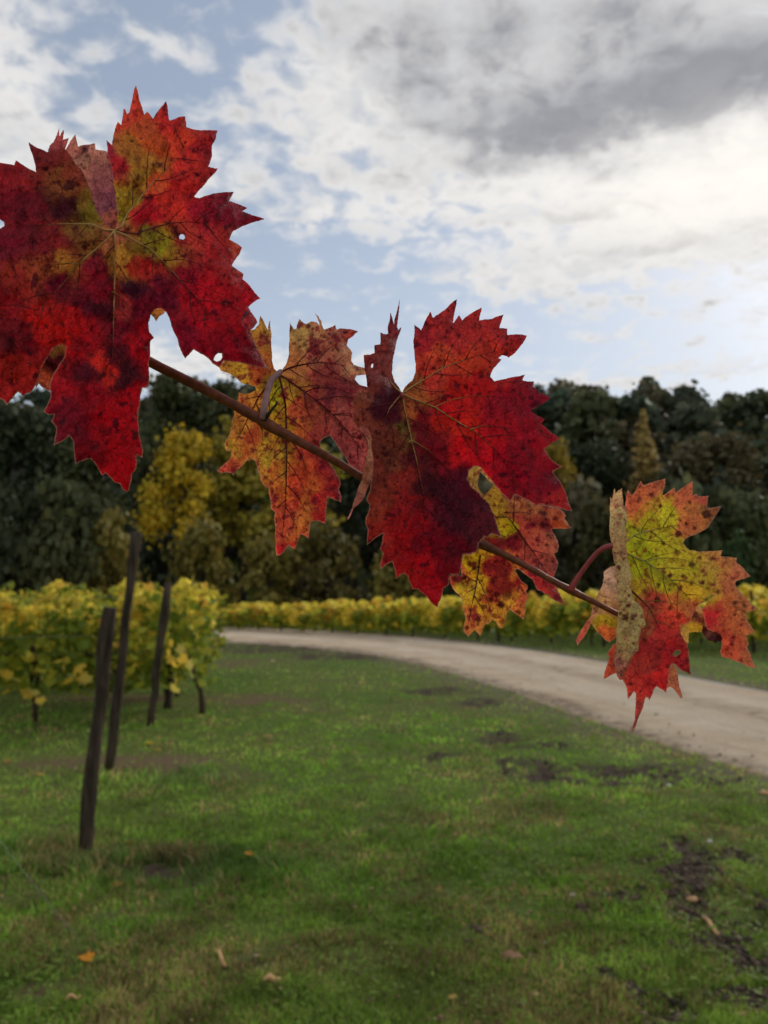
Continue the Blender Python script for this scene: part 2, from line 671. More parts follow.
cane_pts = []
for x, y, r in [(-70, 246, 5.6), (20, 293, 5.4), (90, 330, 5.2), (150, 362, 5.1), (190, 382, 5.0), (225, 400, 4.9), (252, 415, 5.2), (262, 420, 6.2),
                (272, 427, 5.8), (300, 442, 4.4), (335, 461, 4.1), (360, 476, 3.9), (400, 499, 3.8), (432, 514, 3.6), (440, 520, 4.3), (448, 524, 3.6),
                (474, 537, 3.9), (480, 543, 5.0), (490, 548, 4.4), (505, 555, 3.5), (530, 568, 3.3), (555, 582, 3.2), (570, 590, 4.0),
                (578, 594, 3.4), (600, 605, 2.8), (624, 617, 2.5), (640, 624, 2.0)]:
    cane_pts.append((x, y, cane_d(x), r))
cane = px_tube('cane', cane_pts, M_CANE, shoot, 12, 4, 0.05)
# little buds on the cane
px_tube('bud', [(265, 419, cane_d(262) - .003, 2.2), (270, 412, cane_d(262) - .006, 1.8), (275, 406, cane_d(262) - .007, 1.3), (277, 403, cane_d(262) - .007, 1.5), (276, 401, cane_d(262) - .007, .6)], M_VBARK, shoot, 8, 3, 0.1)
px_tube('bud', [(480, 543, cane_d(480) - .003, 3.0), (479, 536, cane_d(480) - .004, 2.0), (481, 529, cane_d(480) - .004, .5)], M_VEIN_R, shoot, 8, 3, 0.1)

# ---- leaf one: the large red leaf at the left
L1_out = (A((615, 800), (625, 770), (630, 700), (618, 600), (605, 520), (590, 450), (574, 400), (566, 320), (597, 347), (606, 290), (628, 222), (646, 240),
            (660, 152), (668, 158), (678, 182), (690, 172), (702, 120)) +
          B((31, 28), (50, 108), (76, 186), (92, 168), (122, 206), (160, 152), (193, 110), (203, 168), (211, 216), (240, 207), (262, 197), (294, 194), (302, 252),
            (380, 268), (468, 270), (458, 312), (438, 348), (438, 400), (418, 462), (470, 473), (440, 508), (410, 542), (365, 592), (343, 622),
            (370, 630), (400, 618), (450, 604), (554, 597), (528, 645), (575, 660), (627, 682), (598, 700), (655, 722), (718, 742), (655, 760), (600, 780), (550, 806),
            (530, 850), (570, 872), (598, 895), (585, 925), (545, 985)) +
          D((545, 85), (605, 128), (600, 155), (650, 205), (696, 258), (660, 278), (632, 303), (660, 350), (680, 385), (641, 430), (665, 490), (700, 560), (740, 632), (640, 615), (500, 592),
            (476, 628), (440, 606), (400, 565), (340, 530), (294, 580), (268, 530), (255, 480), (230, 430), (215, 380), (193, 332),
            (165, 310), (130, 318), (110, 345), (98, 390), (104, 440), (128, 466), (110, 485), (108, 540), (100, 600), (105, 680), (100, 727), (78, 735)) +
          E((545, 256), (535, 310), (526, 370), (524, 440), (528, 492), (542, 555), (551, 590), (548, 628), (515, 612), (516, 640), (515, 682), (490, 715), (486, 760), (476, 800), (462, 813),
            (440, 795), (428, 770), (395, 758), (350, 710), (330, 724), (318, 700), (300, 668), (270, 633), (230, 645), (188, 662), (182, 620), (180, 580), (172, 530), (155, 508), (120, 540), (72, 563), (78, 520), (86, 470),
            (60, 436), (66, 420), (76, 396), (45, 400), (18, 382), (35, 355), (48, 325), (56, 280), (50, 262)) +
          C((268, 700), (285, 660), (315, 610), (345, 562), (352, 515), (325, 500), (290, 520), (255, 570), (225, 622), (210, 680), (195, 715), (165, 762), (145, 765), (122, 782), (110, 765), (95, 757), (68, 790), (38, 828), (18, 800), (-10, 790), (-60, 800),
            (-80, 720), (-150, 730), (-140, 650), (-220, 620), (-170, 540), (-250, 440), (-180, 380), (-220, 260), (-140, 200)) +
          [(-30, 242), (-12, 233), (0, 228.5), (4.5, 225.5), (4, 222), (0, 219.5), (-14, 223), (-34, 212), (-30, 192), (-44, 178), (-20, 170)] +
          A((-20, 438), (0, 441), (40, 447), (77, 453), (84, 428), (130, 458), (160, 476), (192, 492), (184, 440), (170, 390), (152, 330), (200, 362), (250, 384), (290, 372), (342, 363),
            (390, 430), (435, 480), (455, 520), (472, 565), (490, 620), (502, 655), (520, 715), (555, 765), (590, 795)))
J1 = (115, 230.5)
L1_v = [
    [[J1] + A((650, 780), (680, 712), (740, 640)) + B((100, 570), (190, 480), (262, 408), (300, 340))],
    [[J1] + A((560, 800), (495, 770), (420, 768), (340, 767), (240, 772), (120, 780))],
    [[J1] + A((575, 850), (500, 912), (420, 980)) + C((345, 170), (275, 248), (180, 330)), C((420, 75), (370, 70), (300, 78))],
    [[J1] + A((616, 900)) + C((616, 0), (612, 100), (611, 222), (606, 360), (604, 520), (590, 700)), C((612, 222), (580, 228), (560, 245)), C((611, 225), (640, 245), (680, 290))],
    [[J1] + A((690, 838), (760, 880)) + B((100, 895), (150, 942), (220, 1010)) + D((270, 165), (330, 225), (420, 330))],
    [[J1] + B((30, 822), (90, 800), (150, 780), (220, 764), (300, 756), (420, 765))],
]
L1_c = [(115, 230, 150, 90, 60), (140, 180, 150, 120, 40), (155, 150, 168, 75, 32), (132, 110, 190, 62, 42), (165, 120, 180, 45, 40), (190, 132, 190, 58, 36),
        (204, 152, 150, 35, 40), (180, 190, 165, 38, 35), (165, 205, 188, 48, 38), (160, 190, 175, 75, 40), (195, 165, 175, 45, 38), (120, 170, 150, 32, 40), (112, 155, 135, 32, 50), (125, 205, 140, 125, 32),
        (119, 215, 132, 128, 32), (130, 150, 155, 105, 40), (145, 135, 170, 80, 40), (150, 165, 150, 110, 42), (135, 165, 150, 110, 40), (150, 212, 170, 30, 40), (142, 220, 165, 25, 40), (195, 205, 145, 25, 42), (230, 210, 135, 20, 42), (250, 218, 130, 20, 42),
        (156, 243, 128, 126, 28), (147, 240, 115, 110, 32), (170, 252, 130, 105, 32), (185, 240, 150, 50, 42), (200, 230, 152, 38, 45), (222, 255, 168, 42, 46), (236, 252, 175, 62, 42), (240, 290, 165, 22, 32),
        (255, 298, 170, 22, 36), (200, 290, 150, 18, 32), (180, 270, 120, 16, 36), (160, 290, 95, 15, 36), (220, 340, 130, 12, 30), (250, 360, 118, 12, 30), (190, 335, 108, 14, 34), (215, 320, 150, 16, 30), (230, 310, 160, 18, 30),
        (60, 170, 135, 80, 42), (77, 182, 155, 80, 45), (55, 158, 135, 48, 42), (40, 152, 130, 35, 42), (33, 145, 120, 35, 45), (20, 175, 130, 28, 32), (8, 172, 130, 25, 32), (62, 208, 68, 15, 30), (68, 190, 150, 90, 42), (90, 215, 130, 122, 36), (84, 200, 140, 112, 40),
        (72, 172, 150, 70, 45), (30, 210, 95, 20, 32), (10, 240, 95, 17, 32), (5, 205, 105, 20, 32), (60, 240, 118, 30, 32), (82, 234, 130, 90, 40), (40, 265, 125, 62, 36), (65, 268, 140, 98, 38), (30, 278, 128, 55, 32), (20, 285, 125, 35, 28), (10, 300, 120, 20, 26), (40, 250, 100, 25, 32),
        (60, 283, 92, 15, 32), (95, 265, 105, 18, 32), (122, 268, 145, 100, 40), (128, 255, 150, 115, 40), (132, 250, 140, 110, 40), (130, 290, 48, 12, 30), (100, 310, 62, 13, 26), (85, 300, 85, 15, 28), (140, 262, 148, 50, 32), (150, 265, 160, 40, 36), (48, 328, 165, 22, 18), (60, 335, 160, 20, 18),
        (30, 345, 95, 10, 20), (8, 340, 90, 14, 22), (15, 368, 142, 28, 22), (20, 392, 160, 32, 30), (30, 385, 170, 40, 32), (122, 310, 130, 42, 40), (118, 330, 105, 15, 32), (105, 368, 178, 38, 30), (125, 375, 62, 15, 26), (118, 350, 75, 14, 26), (90, 370, 70, 12, 26), (88, 345, 130, 12, 22), (90, 400, 130, 10, 26),
        (65, 410, 110, 12, 30), (58, 395, 140, 18, 30), (110, 420, 165, 6, 22), (140, 400, 168, 6, 22), (130, 450, 162, 5, 20), (120, 480, 178, 6, 22), (85, 450, 120, 10, 22), (70, 440, 110, 15, 32), (145, 335, 140, 10, 26), (143, 310, 92, 10, 30), (138, 350, 150, 10, 24), (100, 285, 110, 15, 30), (75, 320, 150, 18, 22), (98, 430, 150, 8, 22),
        (-30, 200, 110, 20, 30), (-30, 300, 120, 20, 26), (-25, 370, 150, 25, 25)]


def L1_d(x, y):
    d = 0.295 + 0.00004 * (x - 115) - 0.00003 * (y - 230)
    r = np.hypot(x - 115, y - 230)
    d = d + 0.000028 * r - 0.004 * np.exp(-(r / 60) ** 2)
    d = d + 0.012 * np.clip((x - 190) / 80, 0, 1) ** 2       # right lobe swings back
    d = d - 0.010 * np.clip((y - 330) / 160, 0, 1) ** 1.5     # hanging middle lobe tips forward
    return d


rim_low = lambda x, y: np.clip((y - 320) / 60, 0, 1) * 0.8 + 0.2  # painted edge light, stronger on the lower lobes
leaf1, d1 = leaf_piece('leaf', L1_out, L1_d, L1_c, shoot,
                       holes=[B((262, 832), (272, 822), (288, 826), (293, 843), (284, 852), (264, 848)), D((446, 585), (456, 562), (472, 550), (490, 552), (492, 572), (482, 588), (462, 595))],
                       veins=[p for g in L1_v for p in g], spots=0.9, seed=1, mar_fn=rim_low, gain=1.62, mottle=1.1, rdots=150, blotch=.45, blotch_col=(70, 12, 25))
side_veins(leaf1, L1_v, L1_out, d1, M_SIDE_R, 24)
leaf1['label'] = 'large deep red leaf with an olive upper lobe at the left end of the shoot'
vein_tube(leaf1, L1_v[:1], d1, M_VEIN_G, 1.1)
vein_tube(leaf1, L1_v[1:5], d1, M_VEIN_Y, 1.35)
vein_tube(leaf1, L1_v[5:], d1, M_VEIN_D, 1.1)
fold = A((590, 870), (520, 800), (440, 680), (370, 520), (310, 420), (255, 375), (264, 350), (285, 332), (315, 258), (318, 300), (341, 264), (335, 318), (368, 308), (348, 372), (365, 345), (402, 290), (412, 335), (416, 356), (455, 345), (506, 337), (510, 370), (560, 377), (605, 400), (680, 520), (690, 700), (680, 820), (640, 870))
fl, _ = leaf_piece('folded_lobe', fold, lambda x, y: 0.303 + 0.00005 * np.abs(y - 230), [(60, 143, 150, 70, 70), (75, 145, 165, 110, 90), (95, 150, 160, 115, 95), (90, 165, 140, 90, 80), (100, 185, 130, 80, 80), (110, 200, 120, 72, 82), (105, 215, 118, 72, 80), (85, 160, 150, 115, 90), (112, 225, 150, 90, 70)],
                   leaf1, seed=2, spots=0.9, curl=0.0, margin=0.3, gain=1.6, blotch=.4, blotch_col=(95, 50, 60), rdots=40)
fl['label'] = 'mauve folded back underside'
# rear lobe showing through the lower left sinus, and the little tips in the right one
bp = C((190, 740), (200, 640), (250, 540), (290, 490), (340, 490), (370, 540), (340, 620), (290, 680), (262, 755), (240, 740), (205, 712))
link_o, _ = leaf_piece('rear_lobe', bp, lambda x, y: 0.306 + 0 * x, [(58, 350, 120, 85, 40), (52, 365, 70, 22, 30), (45, 380, 150, 70, 40), (40, 388, 150, 80, 50)], leaf1, seed=3, spots=0.3, curl=0, margin=0.8)
bp = D((95, 320), (110, 345), (128, 360), (140, 382), (158, 352), (180, 340), (190, 315), (150, 300))
link_o, _ = leaf_piece('rear_lobe', bp, lambda x, y: 0.306 + 0 * x, [(155, 314, 180, 130, 60), (160, 312, 185, 110, 50)], leaf1, seed=4, spots=0.5, curl=0, margin=0.4)
px_tube('petiole', [(115, 231, 0.2935, 2.6), (122, 262, 0.309, 2.7), (128, 300, 0.318, 2.8), (128, 349, cane_d(128), 3.0)], M_PETIOLE, leaf1)

# ---- leaf two: the pink and yellow leaf behind the cane
L2_out = (Z1((385, 388), (365, 368), (352, 322), (348, 250), (350, 180), (342, 108), (334, 130), (330, 160), (312, 122), (288, 82), (282, 128), (262, 155), (225, 165), (200, 220), (150, 262), (95, 325), (68, 352), (78, 375), (100, 385), (125, 392), (160, 415), (185, 438), (210, 450), (238, 455), (264, 464), (266, 482),
             (235, 497), (200, 502), (174, 493), (172, 520), (165, 545), (152, 580), (150, 610), (138, 660), (126, 720), (108, 742), (98, 775), (103, 800), (120, 808), (135, 800), (132, 835), (110, 865), (58, 912), (85, 925), (120, 920), (138, 925), (146, 940), (152, 920), (190, 888), (215, 860), (240, 848), (262, 858), (274, 890), (285, 930), (292, 965)) +
          Z3((302, 450), (318, 465), (334, 468), (340, 520), (346, 580), (370, 600), (364, 640), (372, 680), (366, 730), (374, 760), (370, 800), (374, 830), (395, 828), (412, 812), (440, 775), (470, 796), (490, 755), (505, 715), (525, 722), (546, 737), (552, 700), (560, 650), (595, 645), (635, 662), (640, 620), (636, 580), (646, 575), (648, 518), (690, 535), (720, 546), (722, 510), (708, 475), (718, 450), (712, 420), (690, 375),
             (650, 320), (612, 268), (612, 220), (632, 200), (662, 190), (690, 225), (730, 290), (768, 360)) +
          Z2((500, 905), (545, 930), (600, 905), (640, 800), (620, 650), (600, 540), (590, 480), (570, 463), (532, 452), (506, 425), (515, 403), (560, 398), (600, 392), (600, 370), (555, 362), (500, 345), (486, 320), (492, 280), (470, 252), (462, 240), (470, 210), (495, 195), (524, 168), (480, 155), (430, 150), (410, 158), (400, 132), (370, 148), (345, 158), (336, 150), (328, 115), (312, 88), (292, 70), (306, 95), (316, 122), (318, 138),
             (300, 118), (270, 114), (245, 128), (232, 122), (210, 100), (198, 130), (194, 152), (182, 156), (170, 138), (160, 118), (157, 160), (158, 210), (155, 290), (140, 340), (115, 378), (100, 392)))
J2 = (278.5, 374)
L2_v = [
    [[J2] + Z2((150, 365), (200, 350), (265, 337), (330, 333), (400, 340), (460, 352))],
    [[J2] + Z2((150, 425), (240, 492), (320, 550), (400, 622), (470, 705), (550, 812)), Z2((240, 492), (300, 466), (400, 470), (490, 502)), Z2((395, 612), (440, 604), (490, 610))],
    [[J2] + Z1((400, 440), (425, 560), (430, 700), (430, 850)) + Z3((428, 420), (425, 560), (405, 740))],
    [[J2] + Z1((340, 440), (280, 520), (220, 640), (160, 760))],
]
L2_c = [(252, 330, 152, 108, 50), (262, 328, 150, 110, 52), (240, 372, 155, 122, 48), (225, 366, 150, 105, 55), (254, 362, 140, 58, 42), (250, 350, 150, 80, 45), (250, 400, 152, 100, 50), (240, 398, 150, 85, 50), (240, 430, 152, 100, 52), (230, 460, 162, 72, 52), (222, 470, 165, 62, 58), (228, 445, 200, 120, 50), (250, 440, 140, 60, 42),
        (275, 455, 148, 118, 46), (268, 465, 145, 120, 46), (255, 460, 145, 90, 48), (279, 392, 130, 128, 32), (290, 395, 140, 105, 42), (275, 420, 152, 112, 40), (300, 410, 138, 60, 46), (300, 425, 142, 72, 42), (290, 410, 150, 110, 40), (320, 352, 142, 82, 76), (300, 345, 142, 108, 76), (295, 330, 152, 122, 82), (310, 330, 152, 102, 82), (300, 360, 140, 90, 65), (330, 330, 152, 92, 82), (345, 328, 140, 66, 66),
        (352, 333, 155, 60, 60), (320, 376, 122, 52, 56), (340, 392, 98, 38, 50), (325, 396, 92, 33, 50), (340, 415, 122, 60, 66), (318, 402, 130, 62, 55), (320, 430, 132, 52, 55), (345, 440, 122, 55, 62), (350, 460, 122, 55, 66), (330, 415, 135, 60, 60), (315, 445, 138, 45, 45), (290, 480, 148, 52, 40), (278, 490, 160, 80, 45), (272, 475, 155, 88, 46), (300, 500, 142, 36, 40), (330, 490, 142, 36, 46),
        (337, 500, 165, 40, 48), (285, 520, 152, 62, 50), (310, 515, 160, 88, 50), (305, 500, 160, 85, 48), (300, 525, 155, 90, 50), (285, 545, 165, 28, 40), (320, 522, 172, 32, 42), (300, 540, 170, 40, 42), (330, 505, 165, 34, 42), (280, 505, 150, 60, 48), (352, 365, 165, 120, 105), (345, 355, 155, 105, 92), (240, 345, 145, 100, 50), (375, 430, 120, 55, 62), (315, 325, 150, 105, 85), (330, 350, 140, 75, 70)]


def L2_d(x, y):
    r = np.hypot(x - 278, y - 374)
    d = cane_d(x) + 0.012 + 0.00002 * r
    d = d + 0.006 * np.clip((x - 280) / 70, 0, 1) ** 2 + 0.006 * np.clip((350 - y) / 40, 0, 1) ** 2
    return d + 0.004 * np.clip((y - 470) / 80, 0, 1)


leaf2, d2 = leaf_piece('leaf', L2_out, L2_d, L2_c, shoot, veins=[p for g in L2_v for p in g], spots=1.1, seed=6, blotch=.80, rdots=190, gain=2.3, hue=(1.0, 1.16, .72), mottle=.4, mar_fn=lambda x, y: np.clip((y - 380) / 60, 0, 1) * 0.9 + 0.1, warp=9)
side_veins(leaf2, L2_v, L2_out, d2, M_VEIN_D, 20)
leaf2['label'] = 'pink and yellow speckled leaf hanging behind the cane beside the large red leaf'
vein_tube(leaf2, L2_v, d2, M_VEIN_D, 1.15)
cd = cane_d(262)
px_tube('petiole', [(263, 418, cd - .003, 4.0), (264, 410, cd - .004, 3.6), (267, 394, cd + .001, 3.2), (271, 381, cd + .006, 3.2), (279, 373, cd + .009, 3.0), (281, 371, cd + .012, 2.0)], M_PETIOLE2, leaf2)

# ---- leaf three: the red leaf in the middle
L3_out = (T1((385, 550), (398, 520), (440, 482), (456, 440), (458, 400), (450, 340), (444, 270), (449, 182), (470, 200), (486, 215), (510, 160), (535, 116), (550, 148), (580, 128), (615, 104), (650, 68)) +
          T2((92, 48), (80, 110), (70, 176), (84, 158), (103, 134), (118, 162), (165, 125), (222, 93), (215, 130), (209, 162), (270, 155), (300, 142), (340, 130), (328, 165), (318, 204), (340, 203), (360, 206), (360, 240), (410, 236), (464, 244), (445, 280), (420, 312), (390, 345), (365, 362), (352, 352), (330, 348), (312, 362),
             (328, 370), (318, 384), (285, 420), (268, 462), (290, 487), (340, 476), (390, 464), (454, 450), (440, 480), (470, 488), (502, 488), (496, 515), (540, 548), (590, 575), (540, 610), (482, 645), (520, 672), (560, 688), (540, 715), (590, 760), (637, 790), (600, 815), (558, 845), (590, 900), (652, 943), (625, 955), (603, 968), (640, 1020)) +
          T4((650, 185), (680, 255), (706, 326), (670, 322), (640, 310), (600, 300), (530, 286), (515, 302), (470, 270), (400, 238), (375, 276), (330, 235), (290, 185), (250, 138), (215, 92), (185, 87), (155, 110), (147, 150), (165, 190), (205, 222), (240, 262), (266, 292), (290, 345), (305, 400), (332, 470), (300, 452), (270, 448), (255, 470), (235, 460), (205, 500), (200, 540), (175, 550), (122, 558), (110, 640), (100, 668)) +
          T3((680, 720), (640, 714), (636, 770), (605, 795), (590, 850), (572, 893), (540, 870), (500, 822), (470, 795), (440, 797), (425, 760), (410, 720), (392, 710), (370, 725), (350, 742), (344, 690), (332, 648), (300, 665), (266, 688), (272, 640), (282, 600), (264, 582), (278, 540), (286, 500), (240, 525), (198, 562), (198, 520), (202, 480), (188, 440), (190, 410), (205, 380), (212, 345), (194, 320), (215, 260), (225, 180)) +
          T1((200, 930), (205, 880), (190, 800), (150, 740), (116, 692), (118, 660), (132, 632), (108, 602), (138, 580), (118, 556), (200, 545), (197, 500), (188, 440), (184, 400), (179, 348), (215, 345), (238, 335), (236, 295), (268, 290), (269, 226), (300, 236), (310, 232), (308, 195), (322, 120), (336, 165), (342, 190), (346, 150), (372, 48), (368, 110), (358, 190), (364, 215), (380, 197), (370, 235), (352, 290), (335, 370), (330, 440), (345, 490)))
J3 = (402.2, 393.5)
L3_v = [
    [[J3] + T1((430, 520), (480, 490), (600, 416), (660, 392)) + T2((100, 385), (200, 350), (300, 325)), T1((480, 490), (490, 440), (510, 390)), T1((600, 416), (605, 390), (612, 370))],
    [[J3] + T1((440, 578), (560, 625), (660, 690), (760, 750)) + T2((170, 742), (240, 800), (300, 855), (360, 935), (420, 1000)), T1((560, 622), (640, 586), (768, 562)) + T2((200, 564), (290, 568), (400, 580)), T2((165, 742), (220, 724), (300, 728), (390, 738))],
    [[J3] + T1((400, 640), (435, 800), (460, 900), (478, 990)) + T3((495, 260), (510, 420)), T1((435, 800), (405, 820), (372, 860)), T1((437, 800), (520, 850), (580, 905), (640, 970))],
    [[J3] + T1((350, 590), (315, 635), (298, 680), (280, 730))],
    [[J3] + T1((350, 522), (325, 495), (300, 450))],
]
L3_c = [(430, 340, 152, 35, 45), (450, 330, 162, 45, 45), (475, 330, 168, 45, 42), (500, 330, 168, 46, 46), (522, 338, 160, 36, 40), (470, 360, 178, 60, 35), (440, 352, 185, 75, 45), (440, 370, 178, 62, 42), (428, 378, 165, 52, 42), (417, 386, 132, 80, 40), (455, 385, 168, 30, 26), (480, 390, 165, 27, 30), (505, 372, 165, 40, 40), (490, 350, 170, 50, 38), (510, 400, 132, 20, 36), (540, 400, 132, 18, 40), (500, 408, 130, 20, 34),
        (530, 430, 142, 18, 35), (550, 440, 155, 20, 35), (500, 430, 155, 20, 30), (462, 430, 188, 38, 25), (445, 422, 180, 35, 25), (480, 460, 175, 15, 30), (465, 450, 180, 20, 28), (450, 410, 170, 26, 30), (428, 410, 110, 20, 30), (420, 402, 150, 90, 45), (520, 460, 122, 15, 32), (500, 460, 140, 14, 30), (550, 480, 120, 15, 36), (545, 470, 140, 16, 34), (562, 502, 160, 38, 40), (420, 430, 92, 22, 30), (400, 430, 92, 80, 36), (392, 415, 75, 20, 35), (385, 400, 75, 25, 40), (372, 380, 122, 56, 50),
        (365, 362, 132, 50, 46), (388, 350, 135, 72, 66), (392, 320, 130, 50, 56), (378, 345, 140, 60, 50), (360, 402, 132, 72, 50), (353, 410, 160, 82, 70), (365, 420, 132, 66, 50), (385, 440, 112, 56, 40), (392, 462, 112, 62, 42), (375, 470, 112, 50, 40), (402, 478, 128, 42, 36), (415, 455, 80, 25, 32), (430, 480, 56, 17, 26), (450, 490, 60, 14, 28), (460, 510, 62, 17, 32), (478, 530, 78, 25, 36), (490, 532, 82, 30, 38), (465, 480, 75, 14, 32), (440, 520, 80, 14, 32), (380, 500, 132, 52, 36), (370, 510, 130, 55, 38), (400, 510, 142, 26, 30), (375, 530, 145, 42, 36),
        (400, 540, 152, 20, 26), (415, 525, 140, 15, 25), (420, 560, 168, 12, 26), (400, 560, 160, 18, 28), (440, 550, 108, 8, 26), (425, 540, 110, 10, 26), (440, 590, 182, 15, 30), (435, 580, 172, 14, 28), (450, 570, 120, 10, 26), (455, 555, 95, 12, 28), (410, 575, 172, 25, 26), (390, 560, 152, 30, 30), (430, 450, 100, 18, 28), (350, 405, 165, 95, 80)]


def L3_d(x, y):
    r = np.hypot(x - 402, y - 393)
    d = cane_d(x) - 0.024 + 0.00003 * r
    d = d - 0.020 * np.clip((402 - x) / 55, 0, 1) ** 1.3 * np.clip((540 - y) / 80, 0, 1)
    d = d + 0.010 * np.clip((x - 470) / 100, 0, 1) ** 1.5
    return d - 0.005 * np.clip((y - 500) / 100, 0, 1)


leaf3, d3 = leaf_piece('leaf', L3_out, L3_d, L3_c, shoot, veins=[p for g in L3_v for p in g], spots=0.95, seed=8, gain=1.5, mottle=0.8, rdots=170, blotch=.35, blotch_col=(75, 14, 25),
                       holes=[T1((218, 410), (222, 395), (230, 393), (230, 408), (224, 417))],
                       mar_fn=lambda x, y: np.clip((y - 420) / 50, 0, 1) * 0.8 + 0.1)
side_veins(leaf3, L3_v, L3_out, d3, M_SIDE_R, 22)
leaf3['label'] = 'deep red leaf with a purple black middle patch at the centre of the shoot'
vein_tube(leaf3, L3_v, d3, M_VEIN_Y, 1.05)
tail = T1((150, 735), (185, 775), (205, 830), (188, 900), (182, 960), (170, 1010)) + T3((156, 240), (140, 290), (122, 345), (110, 380), (92, 415), (96, 426), (108, 408), (124, 365), (150, 345), (186, 300), (208, 240), (218, 200), (232, 150), (232, 100), (222, 40), (222, 0)) + T1((226, 800), (215, 760), (190, 730))
fl, _ = leaf_piece('folded_lobe', tail, lambda x, y: cane_d(x) - 0.047 + 0.0010 * np.abs(x - 366), [(362, 432, 165, 95, 80), (368, 450, 165, 118, 88), (368, 470, 165, 120, 90), (362, 490, 170, 118, 92), (355, 505, 160, 100, 80), (349, 516, 140, 90, 80), (373, 465, 140, 90, 60)], leaf3, seed=9, spots=0.35, curl=0, margin=0.5, relief=0)
fl['label'] = 'tan curled strip at the left edge'
px_tube('petiole', [(402, 394, cane_d(402) - .026, 2.3), (405, 420, cane_d(402) - .012, 2.4), (412, 460, cane_d(402) - .004, 2.6), (425, 512, cane_d(425), 3.0)], M_PETIOLE, leaf3)

DOT4 = [(235, 835, 2.6), (325, 825, 3.2), (365, 775, 3.4), (345, 790, 3), (300, 770, 2.2), (205, 905, 3.0), (330, 915, 3.0), (290, 885, 2.6), (415, 865, 2.6), (440, 890, 2), (270, 800, 2.4), (430, 830, 1.6), (425, 725, 2.2), (415, 750, 2),
        (280, 700, 2.5), (180, 630, 2), (130, 680, 2), (155, 600, 2.2), (220, 700, 1.6), (215, 795, 1.2), (75, 690, 1.8), (545, 400, 2.8), (555, 340, 3), (535, 330, 2.2), (615, 365, 2.6), (570, 370, 2), (480, 300, 1.6), (465, 365, 1.8), (570, 500, 1.6), (140, 575, 2), (160, 850, 1.6), (145, 945, 2)]
DOT5 = [(652, 494.5, 2.6), (639, 500, 2.4), (672, 515.5, 2.4), (634, 528, 1.7), (678.5, 534, 3.2), (656.5, 556, 1.6), (706.5, 514, 4.6), (677, 552, 3.2), (691.5, 565, 3.0), (658.5, 585, 2.7), (647, 575, 2.4), (702, 583, 2.2), (692, 583, 2.3), (664, 572, 2.0), (670, 575, 2.2),
        (645, 592, 2.8), (680, 588, 1.8), (718, 592, 2.4), (690, 503, 1.6), (637, 554, 1.4), (683, 576, 2.0), (661, 506, 1.5), (700, 558, 2), (712, 560, 1.6), (669, 590, 1.6), (657, 600, 2.5), (652, 606, 3.0), (670, 608, 2.6), (678, 617, 2.6), (731.5, 644, 2.2), (740.5, 659.5, 2.8), (733, 638, 2.0), (726, 650, 1.8), (745, 606, 2.2),
        (732, 590, 2), (689, 661, 3.2), (679, 657, 2), (660, 650, 1.6), (645, 640, 2), (735, 615, 1.6), (717, 612, 2), (755, 661, 1.3), (694, 528, 2.0), (727, 575, 1.6), (640, 486, 1.6)]

# ---- leaf four: the small speckled leaf behind leaf three
L4_out = T4((140, 80), (185, 60), (260, 90), (330, 150), (450, 240), (530, 290), (600, 303), (640, 313), (655, 328), (674, 350), (664, 366), (685, 395), (702, 416), (640, 420), (594, 424), (612, 452), (626, 480), (634, 515), (628, 542), (608, 552), (618, 575), (630, 600), (622, 640), (608, 676), (616, 715), (640, 770), (664, 828), (620, 806), (592, 790), (578, 770), (560, 772), (540, 752), (518, 745), (505, 715), (494, 690), (450, 660), (412, 632), (402, 640), (415, 665), (430, 692), (450, 708), (466, 722), (468, 738), (458, 755), (466, 775), (468, 805), (455, 812), (458, 850), (452, 880), (447, 907), (428, 890), (400, 870), (368, 848), (356, 870), (352, 900), (330, 952), (310, 942), (300, 915), (278, 905), (262, 925), (240, 930), (230, 960), (214, 992), (200, 975), (184, 962), (168, 980), (152, 996), (130, 975), (128, 930), (136, 900), (128, 870), (118, 840), (120, 800), (108, 780), (85, 760), (70, 742), (56, 712), (48, 685), (60, 660), (85, 668), (115, 668), (112, 610), (120, 555), (170, 555), (150, 450), (110, 300), (110, 150))
J4 = (519, 532)
L4_v = [[[J4] + T4((450, 480), (500, 548), (560, 642), (600, 720))], [[J4] + T4((380, 380), (340, 332)), T4((345, 333), (420, 330), (490, 336))],
        [T4((215, 560), (205, 640), (190, 740), (165, 850), (145, 960)), T4((195, 700), (160, 690), (120, 660))]]
